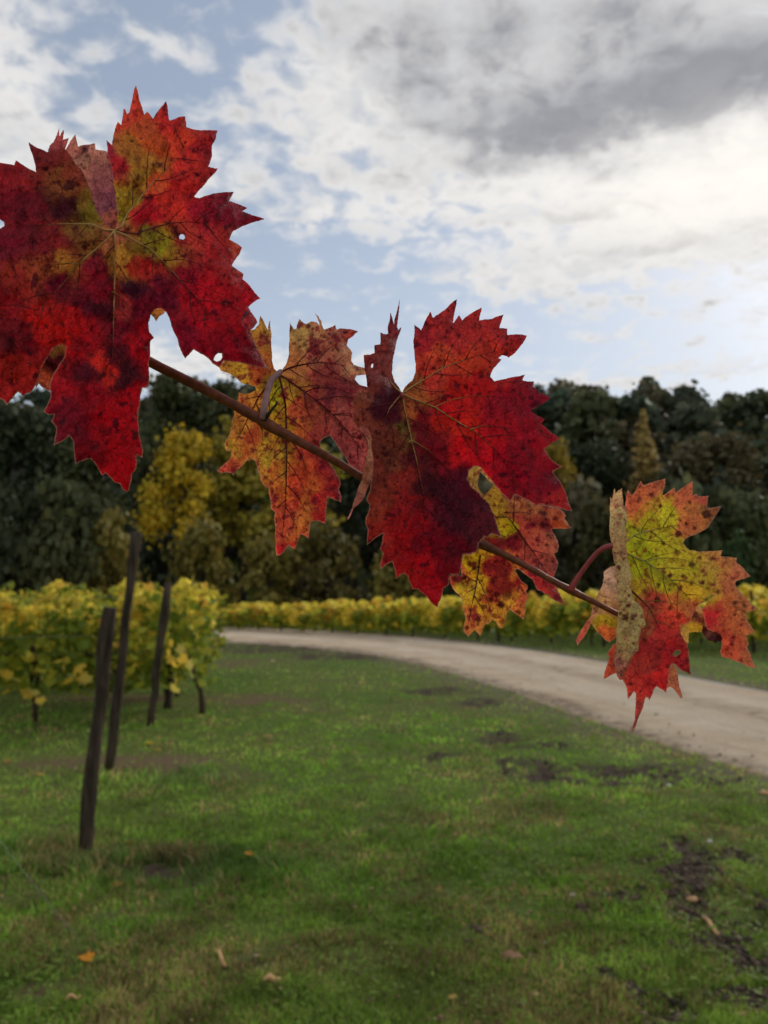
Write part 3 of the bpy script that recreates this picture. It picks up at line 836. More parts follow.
L4_c = [(497, 520, 148, 125, 32), (472, 470, 165, 130, 72), (470, 480, 160, 125, 70), (492, 505, 150, 120, 45), (505, 530, 135, 125, 22), (520, 500, 152, 98, 66), (540, 512, 142, 62, 50), (530, 505, 150, 90, 62), (560, 518, 172, 62, 36), (568, 526, 180, 75, 42), (545, 522, 105, 28, 36), (555, 510, 155, 75, 52), (520, 530, 132, 56, 50), (515, 515, 130, 52, 48), (540, 545, 142, 68, 62), (530, 555, 148, 62, 58), (552, 562, 130, 62, 62),
        (550, 540, 145, 78, 68), (510, 545, 105, 25, 36), (500, 538, 100, 25, 32), (540, 580, 142, 36, 46), (548, 590, 150, 45, 50), (560, 602, 125, 52, 52), (475, 560, 165, 130, 26), (465, 570, 150, 75, 42), (465, 592, 170, 128, 42), (455, 580, 145, 52, 42), (490, 570, 132, 36, 36), (500, 565, 120, 28, 34), (500, 582, 105, 28, 30), (495, 595, 125, 40, 34), (480, 598, 168, 122, 36), (476, 580, 165, 120, 30), (500, 612, 165, 108, 40), (520, 580, 130, 30, 36), (515, 570, 160, 90, 40),
        (470, 622, 165, 92, 52), (482, 625, 168, 100, 50), (522, 596, 155, 75, 46), (515, 615, 165, 85, 52), (522, 610, 160, 90, 48), (490, 620, 170, 105, 45), (505, 600, 165, 110, 40)]


def L4_d(x, y):
    return cane_d(x) + 0.009 + 0.00002 * np.hypot(x - 519, y - 532) + 0.010 * np.clip((540 - y) / 90, 0, 1) + 0.008 * np.clip((x - 530) / 40, 0, 1) ** 2


leaf4, d4 = leaf_piece('leaf', L4_out, L4_d, L4_c, shoot, holes=[T4((214, 116), (240, 140), (284, 186), (262, 215), (236, 240), (218, 222), (203, 196), (206, 150))],
                       veins=[p for g in L4_v for p in g], spots=1.0, seed=12, blotch=.8, rdots=60, gain=2.4, hue=(1.0, 1.14, .75), mottle=.4, dots=[(440 + x / Z, 450 + y / Z, r) for x, y, r in DOT4], margin=0.8, warp=9)
side_veins(leaf4, L4_v, L4_out, d4, M_VEIN_D, 18, holes=[T4((214, 116), (284, 186), (236, 240), (203, 196))])
leaf4['label'] = 'small yellow leaf with dark red blotches behind the middle red leaf'
vein_tube(leaf4, L4_v, d4, M_VEIN_D, 0.9)
px_tube('petiole', [(519, 532, cane_d(519) + .012, 1.6), (505, 536, cane_d(505) + .018, 2.0), (486, 542, cane_d(484) + .014, 2.2), (481, 545, cane_d(481) + .002, 2.4)], M_PETIOLE, leaf4)

# ---- leaf five: the yellow green leaf at the right
L5_out = (U1((330, 400), (330, 250), (348, 180), (352, 140), (362, 103), (372, 118), (382, 134), (402, 113), (415, 85), (431, 57), (438, 72), (448, 80), (500, 62), (562, 46), (558, 90), (547, 135), (580, 115), (612, 93), (616, 120), (660, 90), (709, 60), (708, 100), (706, 134), (728, 126)) +
          U2((387, 126), (395, 140), (452, 136), (446, 170), (441, 202), (475, 200), (518, 193), (505, 220), (490, 242), (465, 280), (436, 316), (380, 344), (326, 368), (316, 388), (330, 408), (352, 427), (400, 435), (455, 432), (525, 426), (514, 458), (560, 463), (602, 467), (598, 492), (640, 525), (676, 566), (640, 582), (600, 592), (592, 610), (620, 652), (670, 700), (718, 742), (690, 748), (650, 760), (655, 800), (675, 830), (697, 865), (655, 882), (660, 915), (665, 930), (654, 945)) +
          U4((655, 462), (680, 520), (708, 584), (660, 568), (600, 542), (560, 525), (520, 517), (513, 490), (522, 440), (500, 410), (478, 385), (445, 370), (430, 330), (414, 262), (440, 232), (482, 188), (470, 180), (432, 205), (425, 225), (385, 250), (370, 290), (352, 330), (318, 345), (300, 350), (302, 390), (318, 420), (336, 445), (345, 482), (352, 540), (359, 614), (330, 600), (300, 588), (280, 565), (260, 553), (248, 562), (243, 600), (236, 660), (225, 708), (200, 690), (175, 674), (160, 690), (150, 720), (134, 752), (128, 735), (115, 733), (105, 770), (90, 815), (65, 880), (38, 926), (48, 880), (58, 830), (62, 770), (64, 712), (54, 700), (40, 720), (22, 744), (18, 710), (5, 660)) +
          U3((335, 640), (318, 640), (300, 605), (270, 615), (232, 636), (240, 590), (262, 515), (250, 497), (280, 455), (300, 440), (320, 300), (330, 120)))
J5 = (622, 552)
L5_v = [
    [[J5] + U1((360, 445), (410, 468), (460, 490), (540, 545), (620, 612), (695, 690)), U1((460, 490), (500, 474), (560, 468), (630, 472), (690, 482))],
    [[(625, 542)] + U1((400, 345), (450, 328), (520, 315), (600, 296), (640, 292))],
    [U1((360, 630), (395, 655), (440, 700), (480, 740)) + U3((500, 300), (530, 370))],
]
L5_c = [(640, 490, 165, 82, 48), (632, 500, 160, 80, 48), (655, 490, 172, 85, 55), (680, 492, 178, 82, 52), (700, 496, 165, 72, 55), (705, 512, 150, 110, 50), (690, 512, 155, 95, 50), (660, 505, 178, 125, 42), (645, 512, 160, 110, 42), (650, 522, 140, 132, 26), (672, 514, 152, 148, 32), (665, 525, 145, 140, 30), (690, 520, 165, 90, 52), (685, 530, 165, 92, 52), (640, 530, 122, 132, 26), (660, 540, 142, 142, 30), (675, 545, 140, 135, 32), (645, 560, 122, 132, 22), (680, 560, 152, 142, 36), (660, 580, 132, 132, 26),
        (690, 572, 142, 136, 32), (712, 570, 152, 122, 50), (725, 566, 165, 102, 55), (742, 576, 178, 92, 62), (735, 585, 160, 92, 55), (718, 590, 150, 112, 42), (700, 580, 145, 125, 36), (740, 602, 160, 96, 52), (752, 608, 182, 102, 62), (690, 592, 160, 130, 32), (705, 594, 150, 122, 32), (640, 588, 128, 112, 30), (645, 595, 120, 80, 35), (655, 602, 132, 52, 40), (675, 602, 190, 92, 42), (685, 612, 200, 92, 46), (672, 620, 182, 52, 36), (680, 625, 185, 50, 32), (715, 605, 182, 62, 42), (710, 616, 200, 36, 40), (725, 600, 165, 85, 45), (732, 612, 160, 82, 46), (737, 628, 205, 82, 46), (725, 642, 202, 62, 40), (745, 662, 208, 88, 56), (735, 650, 200, 70, 45), (752, 632, 190, 90, 55), (660, 630, 132, 36, 36), (650, 620, 120, 60, 40),
        (650, 648, 122, 30, 30), (672, 650, 142, 26, 30), (662, 672, 158, 30, 30), (645, 665, 125, 40, 35), (640, 690, 152, 42, 36), (635, 702, 142, 52, 46), (685, 660, 132, 26, 30), (688, 672, 90, 15, 22), (675, 635, 150, 40, 34), (652, 692, 142, 30, 30), (634, 722, 132, 42, 40), (668, 688, 165, 30, 30), (610, 672, 150, 62, 42), (615, 660, 140, 60, 40)]
# explicit brown spots of the yellow leaf
L5_c += [(x, y, 95, 40, 35) for x, y in [(726.5 - 20, 512)]]


def L5_d(x, y):
    d = cane_d(x) - 0.004 + 0.00006 * (x - 622)
    d = d + 0.012 * np.clip((x - 690) / 70, 0, 1) ** 1.5 - 0.006 * np.clip((y - 600) / 130, 0, 1)
    return d + 0.004 * np.clip((530 - y) / 50, 0, 1)


leaf5, d5 = leaf_piece('leaf', L5_out, L5_d, L5_c, shoot, veins=[p for g in L5_v for p in g], spots=.8, seed=15, blotch=.22, rdots=60, mottle=.4, dots=DOT5, blotch_col=(105, 42, 34), gain=2.35, hue=(.97, 1.08, 1),
                       holes=[U4((262, 505), (272, 488), (290, 482), (302, 487), (292, 500), (275, 512))], margin=0.8)
side_veins(leaf5, L5_v, L5_out, d5, M_SIDE_O, 18, holes=[U4((262, 505), (272, 488), (290, 482), (302, 487), (292, 500), (275, 512))])
leaf5['label'] = 'yellow green leaf with orange and red lower lobes at the right end of the shoot'
vein_tube(leaf5, L5_v[:2], d5, M_VEIN_G, 1.0)
vein_tube(leaf5, L5_v[2:], d5, M_VEIN_D, 1.1)
strip = (U1((268, 143), (278, 160), (290, 98), (297, 122), (312, 108), (331, 96), (334, 140), (338, 188), (356, 200), (358, 260), (352, 300), (358, 350), (352, 400), (360, 480), (375, 530), (387, 562), (378, 600), (382, 650), (398, 700), (420, 712), (442, 742), (445, 780), (458, 825), (432, 845), (425, 880), (418, 915), (422, 955)) +
         U3((412, 430), (420, 480), (388, 508), (372, 550), (350, 592), (326, 634), (316, 620), (300, 590), (288, 540), (292, 500), (300, 440), (306, 330), (314, 270), (302, 120), (294, 20)) + U1((290, 500), (272, 380), (262, 300), (264, 200)))
fl, ds = leaf_piece('folded_lobe', strip, lambda x, y: cane_d(x) - 0.020 + 0.0003 * np.abs(x - 630), [(615, 500, 150, 122, 88), (618, 520, 158, 128, 92), (622, 545, 150, 118, 85), (622, 570, 152, 128, 92), (630, 600, 155, 132, 92), (640, 620, 160, 132, 90), (628, 640, 152, 132, 92), (635, 655, 155, 128, 92), (630, 664, 152, 100, 84), (622, 672, 150, 98, 88), (613, 500, 150, 110, 85)],
                    leaf5, seed=16, spots=1.3, curl=0.002, margin=0.5, gain=3.1, hue=(1.03, 1.09, .88), rdots=50, blotch=.55, blotch_col=(115, 70, 62))
fl['label'] = 'pale tan folded underside along the left edge'
fl2, _ = leaf_piece('rear_lobe', U1((330, 500), (290, 512), (268, 516), (250, 528), (233, 542), (234, 570), (230, 602), (212, 640), (198, 672), (180, 705), (172, 745), (158, 790), (125, 835), (98, 880), (86, 914), (94, 940), (104, 918), (130, 888), (150, 850), (165, 818), (188, 850), (215, 878), (240, 905), (262, 920), (285, 905), (310, 880), (330, 850)),
                    lambda x, y: cane_d(x) + 0.012 + 0.0002 * np.abs(x - 610), [(612, 572, 165, 135, 115), (608, 580, 165, 138, 112), (606, 595, 150, 125, 92), (600, 605, 140, 120, 70), (612, 610, 140, 108, 72), (596, 615, 138, 105, 72), (605, 622, 128, 120, 30), (612, 628, 130, 122, 28), (600, 628, 130, 115, 28), (608, 638, 160, 85, 40), (590, 625, 150, 82, 60), (580, 640, 152, 72, 56), (576, 648, 160, 90, 65)],
                    leaf5, seed=17, spots=1.0, curl=0.001, margin=0.7, gain=2.4)
fl3, _ = leaf_piece('rear_lobe', U4((250, 550), (275, 570), (285, 600), (292, 650), (302, 690), (312, 738), (300, 735), (285, 715), (262, 685), (245, 675), (236, 685), (228, 670), (235, 610)),
                    lambda x, y: cane_d(x) + 0.008 + 0 * x, [(672, 672, 165, 110, 70), (677, 685, 155, 95, 65), (681, 695, 150, 90, 65)], leaf5, seed=18, spots=0.4, curl=0, margin=0.6)
fl4, _ = leaf_piece('rear_lobe', U4((290, 340), (335, 330), (365, 280), (382, 246), (418, 250), (430, 300), (436, 345), (425, 386), (380, 384), (346, 388), (346, 440), (335, 445), (310, 415), (298, 390)),
                    lambda x, y: cane_d(x) + 0.008 + 0 * x, [(698, 612, 95, 50, 35), (693, 616, 60, 30, 28), (695, 630, 185, 150, 40), (684, 632, 165, 140, 60), (700, 610, 210, 165, 90), (688, 625, 150, 120, 50), (703, 622, 110, 50, 40)], leaf5, seed=19, spots=1.4, curl=0, margin=0.3)
fl5, _ = leaf_piece('withered_edge', U4((424, 345), (446, 366), (480, 380), (516, 398), (526, 420), (516, 436), (500, 430), (490, 445), (470, 432), (440, 425), (428, 400), (414, 380)),
                    lambda x, y: cane_d(x) + 0.004 + 0 * x, [(708, 630, 70, 35, 35), (715, 637, 95, 60, 48), (720, 640, 60, 32, 30)], leaf5, seed=20, spots=1.4, curl=0, margin=0.0)
c5 = cane_d(572)
px_tube('petiole', [(571, 590, c5 - .002, 3.6), (574, 583, c5 - .003, 3.0), (581, 573, c5 - .004, 2.5), (589, 562, c5 - .006, 2.4), (598, 552, c5 - .008, 2.6), (606, 547, c5 - .010, 2.8), (613, 545.5, c5 - .011, 2.7)], M_PETIOLE, leaf5)

# ------------------------------------------------------------------ terrain
def sstep(a, b, x):
    t = np.clip((x - a) / (b - a), 0, 1)
    return t * t * (3 - 2 * t)


def hill(x, y):
    x = np.asarray(x, float); y = np.asarray(y, float)
    h = 19.0 * sstep(48, 120, y + 0.10 * x) + 4 * sstep(120, 300, y)
    return h + 1.2 * np.sin(x * 0.05 + 1.0) * sstep(55, 100, y)


near_px = [(-330, 630.5), (60, 633.5), (150, 636), (215, 641), (300, 646), (380, 656), (430, 668), (500, 689), (560, 711), (620, 733), (690, 757), (768, 779), (900, 818), (1200, 900)]
far_px = [(-330, 624.5), (60, 625.5), (150, 626), (215, 627), (300, 629), (420, 637), (470, 642), (520, 648), (580, 657), (640, 667), (700, 678), (768, 690), (900, 714), (1200, 765)]


def road_edges():
    n = np.array([ground(*p) for p in near_px]); f = np.array([ground(*p) for p in far_px])
    def res(p, k=160):
        s = np.r_[0, np.cumsum(np.hypot(*np.diff(p, axis=0).T))]
        u = np.linspace(0, s[-1], k)
        q = np.stack([np.interp(u, s, p[:, 0]), np.interp(u, s, p[:, 1])], -1)
        for _ in range(12):
            q[1:-1] = 0.25 * q[:-2] + 0.5 * q[1:-1] + 0.25 * q[2:]
        return q
    return res(n), res(f)


RN, RF = road_edges()
road_poly = np.vstack([RN, RF[::-1]])

# dirt patches (ground coordinates), from where they lie in the photograph
def patch(px, py, rx, ry, w):
    cx, cy = ground(px, py)
    ex, _ = ground(px + rx, py)
    _, e1 = ground(px, py - ry); _, e2 = ground(px, py + ry)
    return (float(cx), float(cy), abs(float(ex - cx)), abs(float(e1 - e2)) / 2, w)


MUD = [patch(*p) for p in [(585, 772, 60, 8, 1.0), (520, 742, 38, 5, .8), (640, 770, 40, 6, .6), (620, 782, 40, 5, .7), (705, 775, 28, 7, .7), (700, 848, 34, 9, .9), (735, 858, 30, 6, .7), (690, 868, 35, 7, .8), (680, 890, 50, 8, 1.0), (730, 892, 28, 6, .8),
                           (735, 940, 42, 12, 1.0), (705, 952, 25, 10, .7), (560, 968, 34, 8, .9), (598, 974, 22, 6, .8), (630, 985, 14, 5, .8), (545, 903, 8, 4, .9), (571, 905, 7, 4, .9), (600, 895, 40, 3, .6), (760, 925, 20, 6, .7), (430, 758, 30, 4, .5), (440, 690, 40, 4, .5), (480, 702, 30, 4, .5),
                           (260, 648, 60, 4, .9), (340, 656, 60, 4, .6), (160, 883, 30, 6, .7), (240, 975, 20, 6, .6), (450, 938, 20, 4, .4), (120, 880, 60, 6, .5), (760, 1000, 40, 20, .8), (25, 882, 25, 4, .5), (560, 776, 30, 6, 1.0), (615, 776, 30, 6, 1.0), (720, 905, 40, 8, 1.0), (660, 893, 30, 6, 1.0), (690, 880, 40, 8, .9), (745, 955, 40, 12, 1.0), (520, 765, 25, 4, .8), (500, 735, 20, 4, .8), (715, 780, 30, 6, .9), (585, 975, 30, 8, 1.0), (640, 990, 20, 6, .9), (150, 880, 25, 5, .8), (690, 1005, 30, 8, .6)]]
RED = [patch(*p) for p in [(110, 764, 130, 12, .9), (230, 772, 60, 8, .45), (250, 700, 80, 8, .8), (330, 708, 60, 5, .6), (120, 700, 100, 6, .8), (245, 663, 60, 5, .6), (400, 760, 60, 10, .3), (30, 1005, 80, 18, .8), (130, 1010, 60, 10, .5), (230, 970, 45, 10, .6), (440, 705, 70, 10, .35), (215, 895, 40, 4, .4), (540, 862, 50, 10, .25), (420, 905, 70, 8, .3), (690, 985, 60, 12, .35), (510, 957, 22, 5, .6)]]


def patches(x, y, lst):
    s = np.zeros_like(x)
    for cx, cy, rx, ry, w in lst:
        r2 = ((x - cx) / rx) ** 2 + ((y - cy) / ry) ** 2
        s = np.maximum(s, w * np.exp(-r2 * 0.9))
    return s


def axis(lo, hi, dlo, dhi, step, grow=1.13):
    a = list(np.arange(dlo, dhi, step))
    s = step
    while a[-1] < hi:
        s *= grow; a.append(a[-1] + s)
    s = step
    while a[0] > lo:
        s *= grow; a.insert(0, a[0] - s)
    return np.array(a)


gxs = axis(-700, 700, -5.5, 7.5, 0.07)
gys = axis(-300, 900, 1.6, 15, 0.07, 1.07)
GX, GY = np.meshgrid(gxs, gys)


def gnoise(x, y, sc, seed, oc=3):
    xf, yf = x.ravel(), y.ravel()
    o = np.empty(len(xf))
    for i in range(len(xf)):
        o[i] = mnoise.fractal(Vector((xf[i] * sc, yf[i] * sc, seed)), 1.0, 2.0, oc)
    return o.reshape(x.shape)


# fast lattice noise for big arrays
_tab = rng.random((256, 256))


def vnoise(x, y, sc, oc=3, seed=0):
    o = np.zeros_like(x, dtype=float); a = 1.0; tot = 0
    for k in range(oc):
        xx = x * sc * 2 ** k + 37.3 * (k + seed); yy = y * sc * 2 ** k + 91.7 * (k + seed * 2)
        xi = np.floor(xx).astype(int); yi = np.floor(yy).astype(int)
        fx = xx - xi; fy = yy - yi
        fx = fx * fx * (3 - 2 * fx); fy = fy * fy * (3 - 2 * fy)
        g = lambda i, j: _tab[(i % 256), (j % 256)]
        v = (g(xi, yi) * (1 - fx) + g(xi + 1, yi) * fx) * (1 - fy) + (g(xi, yi + 1) * (1 - fx) + g(xi + 1, yi + 1) * fx) * fy
        o += a * v; tot += a; a *= 0.5
    return o / tot


mx = (vnoise(GX, GY, 2.5, 3, 1) - .5) * 1.0
my = (vnoise(GX, GY, 2.5, 3, 2) - .5) * 0.9
nearw = 1 - sstep(10, 22, GY)
wk = 0.15 + 0.85 * nearw
breakup = vnoise(GX, GY, 5.0, 3, 5)
mud = np.clip((patches(GX + mx * .6, GY + my * .6, MUD) - 0.10) * 3.0, 0, 1) * np.clip((breakup - .28) * 6, 0, 1) * np.clip((vnoise(GX, GY, 9.0, 3, 15) - .31) * 8, 0, 1)
mudw = np.clip((patches(GX + mx * .6, GY + .06 + my * .6, MUD) - 0.08) * 4.0, 0, 1) * np.clip((breakup - .28) * 6, 0, 1) * np.clip((vnoise(GX, GY, 9.0, 3, 15) - .31) * 8, 0, 1)
red = np.clip((patches(GX + mx * .6, GY + my * .6, RED) - 0.12) * 1.6, 0, 1) * np.clip((vnoise(GX, GY, 3.0, 3, 6) - .25) * 3, 0, 1)
din = seg_dist(np.stack([GX.ravel(), GY.ravel()], -1), road_poly).reshape(GX.shape)
inn = inside(np.stack([GX.ravel(), GY.ravel()], -1), road_poly).reshape(GX.shape)
sd = np.where(inn, -din, din)
flat = sstep(0.0, 0.8, sd)
GZ = hill(GX, GY) + flat * ((vnoise(GX, GY, 0.9, 3, 8) - .5) * 0.07 * nearw + (vnoise(GX, GY, 7, 2, 9) - .5) * 0.025 * nearw - mud * 0.02 + mud * (vnoise(GX, GY, 6, 2, 3) - .4) * 0.11)
GZ = np.where(inn, GZ - 0.03 * sstep(0.0, 0.3, -sd), GZ)
ny, nx = GX.shape
idx = np.arange(nx * ny).reshape(ny, nx)
q = np.stack([idx[:-1, :-1], idx[:-1, 1:], idx[1:, 1:], idx[1:, :-1]], -1).reshape(-1, 4)
gme = mesh_np('ground', np.stack([GX, GY, GZ], -1).reshape(-1, 3), q.ravel(), np.arange(len(q)) * 4, True)
flt_attr(gme, 'mud', mud.ravel())
flt_attr(gme, 'red', red.ravel())
flt_attr(gme, 'verge', sstep(1.0, 0.0, sd).ravel())


def gz_at(x, y):
    """bilinear ground height"""
    i = np.clip(np.searchsorted(gxs, x) - 1, 0, nx - 2); j = np.clip(np.searchsorted(gys, y) - 1, 0, ny - 2)
    u = (x - gxs[i]) / (gxs[i + 1] - gxs[i]); v = (y - gys[j]) / (gys[j + 1] - gys[j])
    return (GZ[j, i] * (1 - u) + GZ[j, i + 1] * u) * (1 - v) + (GZ[j + 1, i] * (1 - u) + GZ[j + 1, i + 1] * u) * v


def sample(arr, x, y):
    i = np.clip(np.searchsorted(gxs, x) - 1, 0, nx - 2); j = np.clip(np.searchsorted(gys, y) - 1, 0, ny - 2)
    return arr[j, i]


def mat_ground():
    m, t, out = new_mat('grassy_ground')
    tc = t.node('ShaderNodeTexCoord')
    v = tc.outputs['Object']
    n1 = t.noise(v, 0.5, 5, 0.6); n2 = t.noise(v, 4, 6, 0.7); n3 = t.noise(v, 40, 4, 0.7)
    g = t.mix(t.ramp(n1, .3, .7), (0.095, 0.160, 0.024), (0.135, 0.165, 0.036))
    g = t.mix(t.ramp(n2, .45, .75, 0, .6), g, (0.105, 0.085, 0.045))
    g = t.mix(t.ramp(n3, .3, .7, 0, .6), g, t.mix(1.0, g, (.45, .45, .45), 'MULTIPLY'))
    rd = t.mix(n3, (0.095, 0.055, 0.034), (0.20, 0.125, 0.080))
    md = t.mix(n3, (0.030, 0.021, 0.015), (0.095, 0.066, 0.046))
    c = t.mix(t.math('MULTIPLY', t.attr('red', 'Fac'), .9), g, rd)
    c = t.mix(t.math('MULTIPLY', t.attr('verge', 'Fac'), .7), c, t.mix(n3, (0.10, 0.075, 0.05), (0.2, 0.15, 0.11)))
    c = t.mix(t.attr('mud', 'Fac'), c, md)
    h = t.math('ADD', t.math('MULTIPLY', n2, .6), n3)
    t.l.new(pbsdf(t, c, 0.95, 0.1, bump(t, h, .7, .03)), out.inputs[0])
    return m


go = link('ground', gme, mat_ground())
tag(go, kind='structure')

# ------------------------------------------------------------------ gravel road
K = 13
rv, rf = [], []
ra, rb = [], []
for i in range(len(RN)):
    for k in range(K):
        u = k / (K - 1)
        w = (vnoise(np.array([i * .37]), np.array([k * 1.0]), 1.0, 2, 4)[0] - .5) * .5 if k in (0, K - 1) else 0
        p = RN[i] * (1 - u) + RF[i] * u
        dv_ = RF[i] - RN[i]; dv_ = dv_ / np.linalg.norm(dv_)
        p = p + dv_ * w * .5
        z = 0.012 + 0.035 * math.sin(math.pi * u) - 0.022 * (math.exp(-((u - .3) / .07) ** 2) + math.exp(-((u - .68) / .07) ** 2))
        z = z if 0 < k < K - 1 else -0.012
        rv.append((p[0], p[1], z + float(hill(p[0], p[1])))); ra.append(u); rb.append(i)
for i in range(len(RN) - 1):
    for k in range(K - 1):
        a = i * K + k
        rf.append((a, a + 1, a + K + 1, a + K))
rme = mesh('road', rv, rf)
flt_attr(rme, 'across', ra)
flt_attr(rme, 'run', rb)


def mat_road():
    m, t, out = new_mat('pale_gravel')
    tc = t.node('ShaderNodeTexCoord'); v = tc.outputs['Object']
    n1 = t.noise(v, .7, 5, .65); n2 = t.noise(v, 5, 6, .75); n3 = t.noise(v, 45, 4, .75)
    u = t.attr('across', 'Fac')
    uu = t.math('ADD', u, t.math('MULTIPLY', t.math('SUBTRACT', n1, .5), .35))
    cbr = t.node('ShaderNodeCombineXYZ'); t.l.new(t.math('MULTIPLY', t.attr('run', 'Fac'), .10), cbr.inputs[0]); t.l.new(t.math('MULTIPLY', u, 7.0), cbr.inputs[1])
    st = t.noise(cbr.outputs[0], 1.6, 6, .7, .4)
    def band(c, w):
        return t.ramp(t.math('ABSOLUTE', t.math('SUBTRACT', uu, c)), w, 0.0)
    c = t.mix(t.ramp(n1, .3, .7), (0.60, 0.455, 0.31), (0.75, 0.60, 0.43))
    c = t.mix(t.math('MULTIPLY', t.math('ADD', band(.33, .13), band(.70, .12)), .55), c, (0.78, 0.66, 0.52))
    c = t.mix(t.math('MULTIPLY', band(.53, .12), t.ramp(n2, .35, .7, 0, .75)), c, (0.26, 0.20, 0.15))
    c = t.mix(t.math('MULTIPLY', band(.97, .12), .7), c, (0.42, 0.42, 0.40))
    c = t.mix(t.math('MULTIPLY', band(.02, .12), t.ramp(n2, .3, .6, 0, .8)), c, (0.20, 0.14, 0.10))
    c = t.mix(t.ramp(n2, .5, .75, 0, .5), c, t.mix(1.0, c, (.55, .5, .45), 'MULTIPLY'))
    c = t.mix(t.ramp(st, .50, .74, 0, .6), c, t.mix(1.0, c, (.58, .52, .46), 'MULTIPLY'))
    c = t.mix(t.ramp(st, .45, .28, 0, .5), c, t.mix(1.0, c, (1.2, 1.2, 1.2), 'MULTIPLY'))
    c = t.mix(t.ramp(n3, .35, .75, 0, .5), c, t.mix(1.0, c, (.5, .48, .45), 'MULTIPLY'))
    t.l.new(pbsdf(t, c, .95, .1, bump(t, t.math('ADD', n2, n3), .9, .04)), out.inputs[0])
    return m


tag(link('road', rme, mat_road()), kind='structure')

# ------------------------------------------------------------------ grass
def grass(name, px, py, hmul, wmul, tintf):
    x, y = ground(px, py)
    P = np.stack([x, y], -1)
    sdx = seg_dist_fast(P)
    mdw = sample(mudw, x, y); rd = sample(red, x, y)
    keep = (sdx > -0.08 + 0.25 * rng.random(len(x)) * 0) & (rng.random(len(x)) > np.clip(mdw * 1.2, 0, .985)) & (rng.random(len(x)) > np.clip(rd * 1.2, 0, .9))
    clump = vnoise(x, y, 4.0, 3, 11)
    keep &= rng.random(len(x)) < (0.05 + 1.6 * clump)
    x, y, clump, sdx, rd = x[keep], y[keep], clump[keep], sdx[keep], rd[keep]
    n = len(x)
    z = gz_at(x, y)
    h = (0.012 + 0.030 * rng.random(n)) * (0.35 + .95 * clump) * hmul(x, y)
    wd = np.maximum(0.0026, y * 0.00085) * (0.7 + 0.6 * rng.random(n)) * wmul
    an = rng.random(n) * 2 * np.pi
    lean = h * (0.25 + 0.9 * rng.random(n))
    la = rng.random(n) * 2 * np.pi
    dx, dy = np.cos(an) * wd, np.sin(an) * wd
    lx, ly = np.cos(la) * lean, np.sin(la) * lean
    V = np.empty((n, 5, 3), np.float32)
    V[:, 0] = np.stack([x - dx, y - dy, z - .004], -1)
    V[:, 1] = np.stack([x + dx, y + dy, z - .004], -1)
    V[:, 2] = np.stack([x + dx * .7 + lx * .35, y + dy * .7 + ly * .35, z + h * .62], -1)
    V[:, 3] = np.stack([x - dx * .7 + lx * .35, y - dy * .7 + ly * .35, z + h * .62], -1)
    V[:, 4] = np.stack([x + lx, y + ly, z + h], -1)
    b = np.arange(n) * 5
    L = np.stack([b, b + 1, b + 2, b + 3, b + 3, b + 2, b + 4], -1).ravel()
    st = np.stack([np.arange(n) * 7, np.arange(n) * 7 + 4], -1).ravel()
    me = mesh_np(name, V.reshape(-1, 3), L, st)
    c = tintf(x, y, n)
    col_attr(me, 'tint', np.repeat(c, 5, 0))
    return me


def seg_dist_fast(P):
    return sample(sd, P[:, 0], P[:, 1])


def tuft(x, y):
    s = np.ones_like(x)
    for px, py, rx, ry, w in [(190, 868, 110, 18, 2.0), (95, 868, 60, 10, 1.6), (30, 850, 60, 20, 1.5), (110, 775, 120, 12, 1.0), (200, 776, 40, 8, 1.5), (60, 725, 120, 10, .8), (560, 870, 60, 20, .3)]:
        cx, cy, ax, ay, _ = patch(px, py, rx, ry, 1)
        s += w * np.exp(-((x - cx) / ax) ** 2 - ((y - cy) / ay) ** 2)
    return s


def tint_grass(x, y, n):
    big = vnoise(x, y, .8, 3, 21); mid = vnoise(x, y, 3.0, 3, 22); r = rng.random(n)
    g1 = np.array([0.072, 0.130, 0.013]); g2 = np.array([0.100, 0.145, 0.022]); br = np.array([0.15, 0.11, 0.045]); dk = np.array([0.032, 0.065, 0.015])
    a = np.clip((big - .3) * 2.5, 0, 1)[:, None]
    c = g1 * (1 - a) + g2 * a
    tu = np.clip((tuft(x, y) - 1) / 2, 0, 1)[:, None] * .75
    c = c * (1 - tu) + dk * tu
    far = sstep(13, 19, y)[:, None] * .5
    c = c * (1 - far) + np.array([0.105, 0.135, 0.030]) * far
    k = (r < np.clip((mid - .45 + .10 * sstep(5.5, 3, y)) * 2.4, .05, .7))[:, None]
    c = np.where(k, br * (0.5 + .8 * rng.random((n, 1))), c)
    lum = (0.35 + 1.3 * vnoise(x, y, 7.0, 3, 41)[:, None]) * (.55 + .9 * vnoise(x, y, 1.7, 3, 43)[:, None])
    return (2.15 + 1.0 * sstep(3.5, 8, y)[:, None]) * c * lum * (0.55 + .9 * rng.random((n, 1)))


NB = 260000
pxs = rng.uniform(-160, 930, NB)
pys = 628 + (1120 - 628) * rng.random(NB) ** 0.8
gm = grass('grass', pxs, pys, tuft, 1.0, tint_grass)
gob = link('grass', gm, M_GRASS); tag(gob, 'short green grass covering the meadow beside the road', 'grass', kind='stuff')

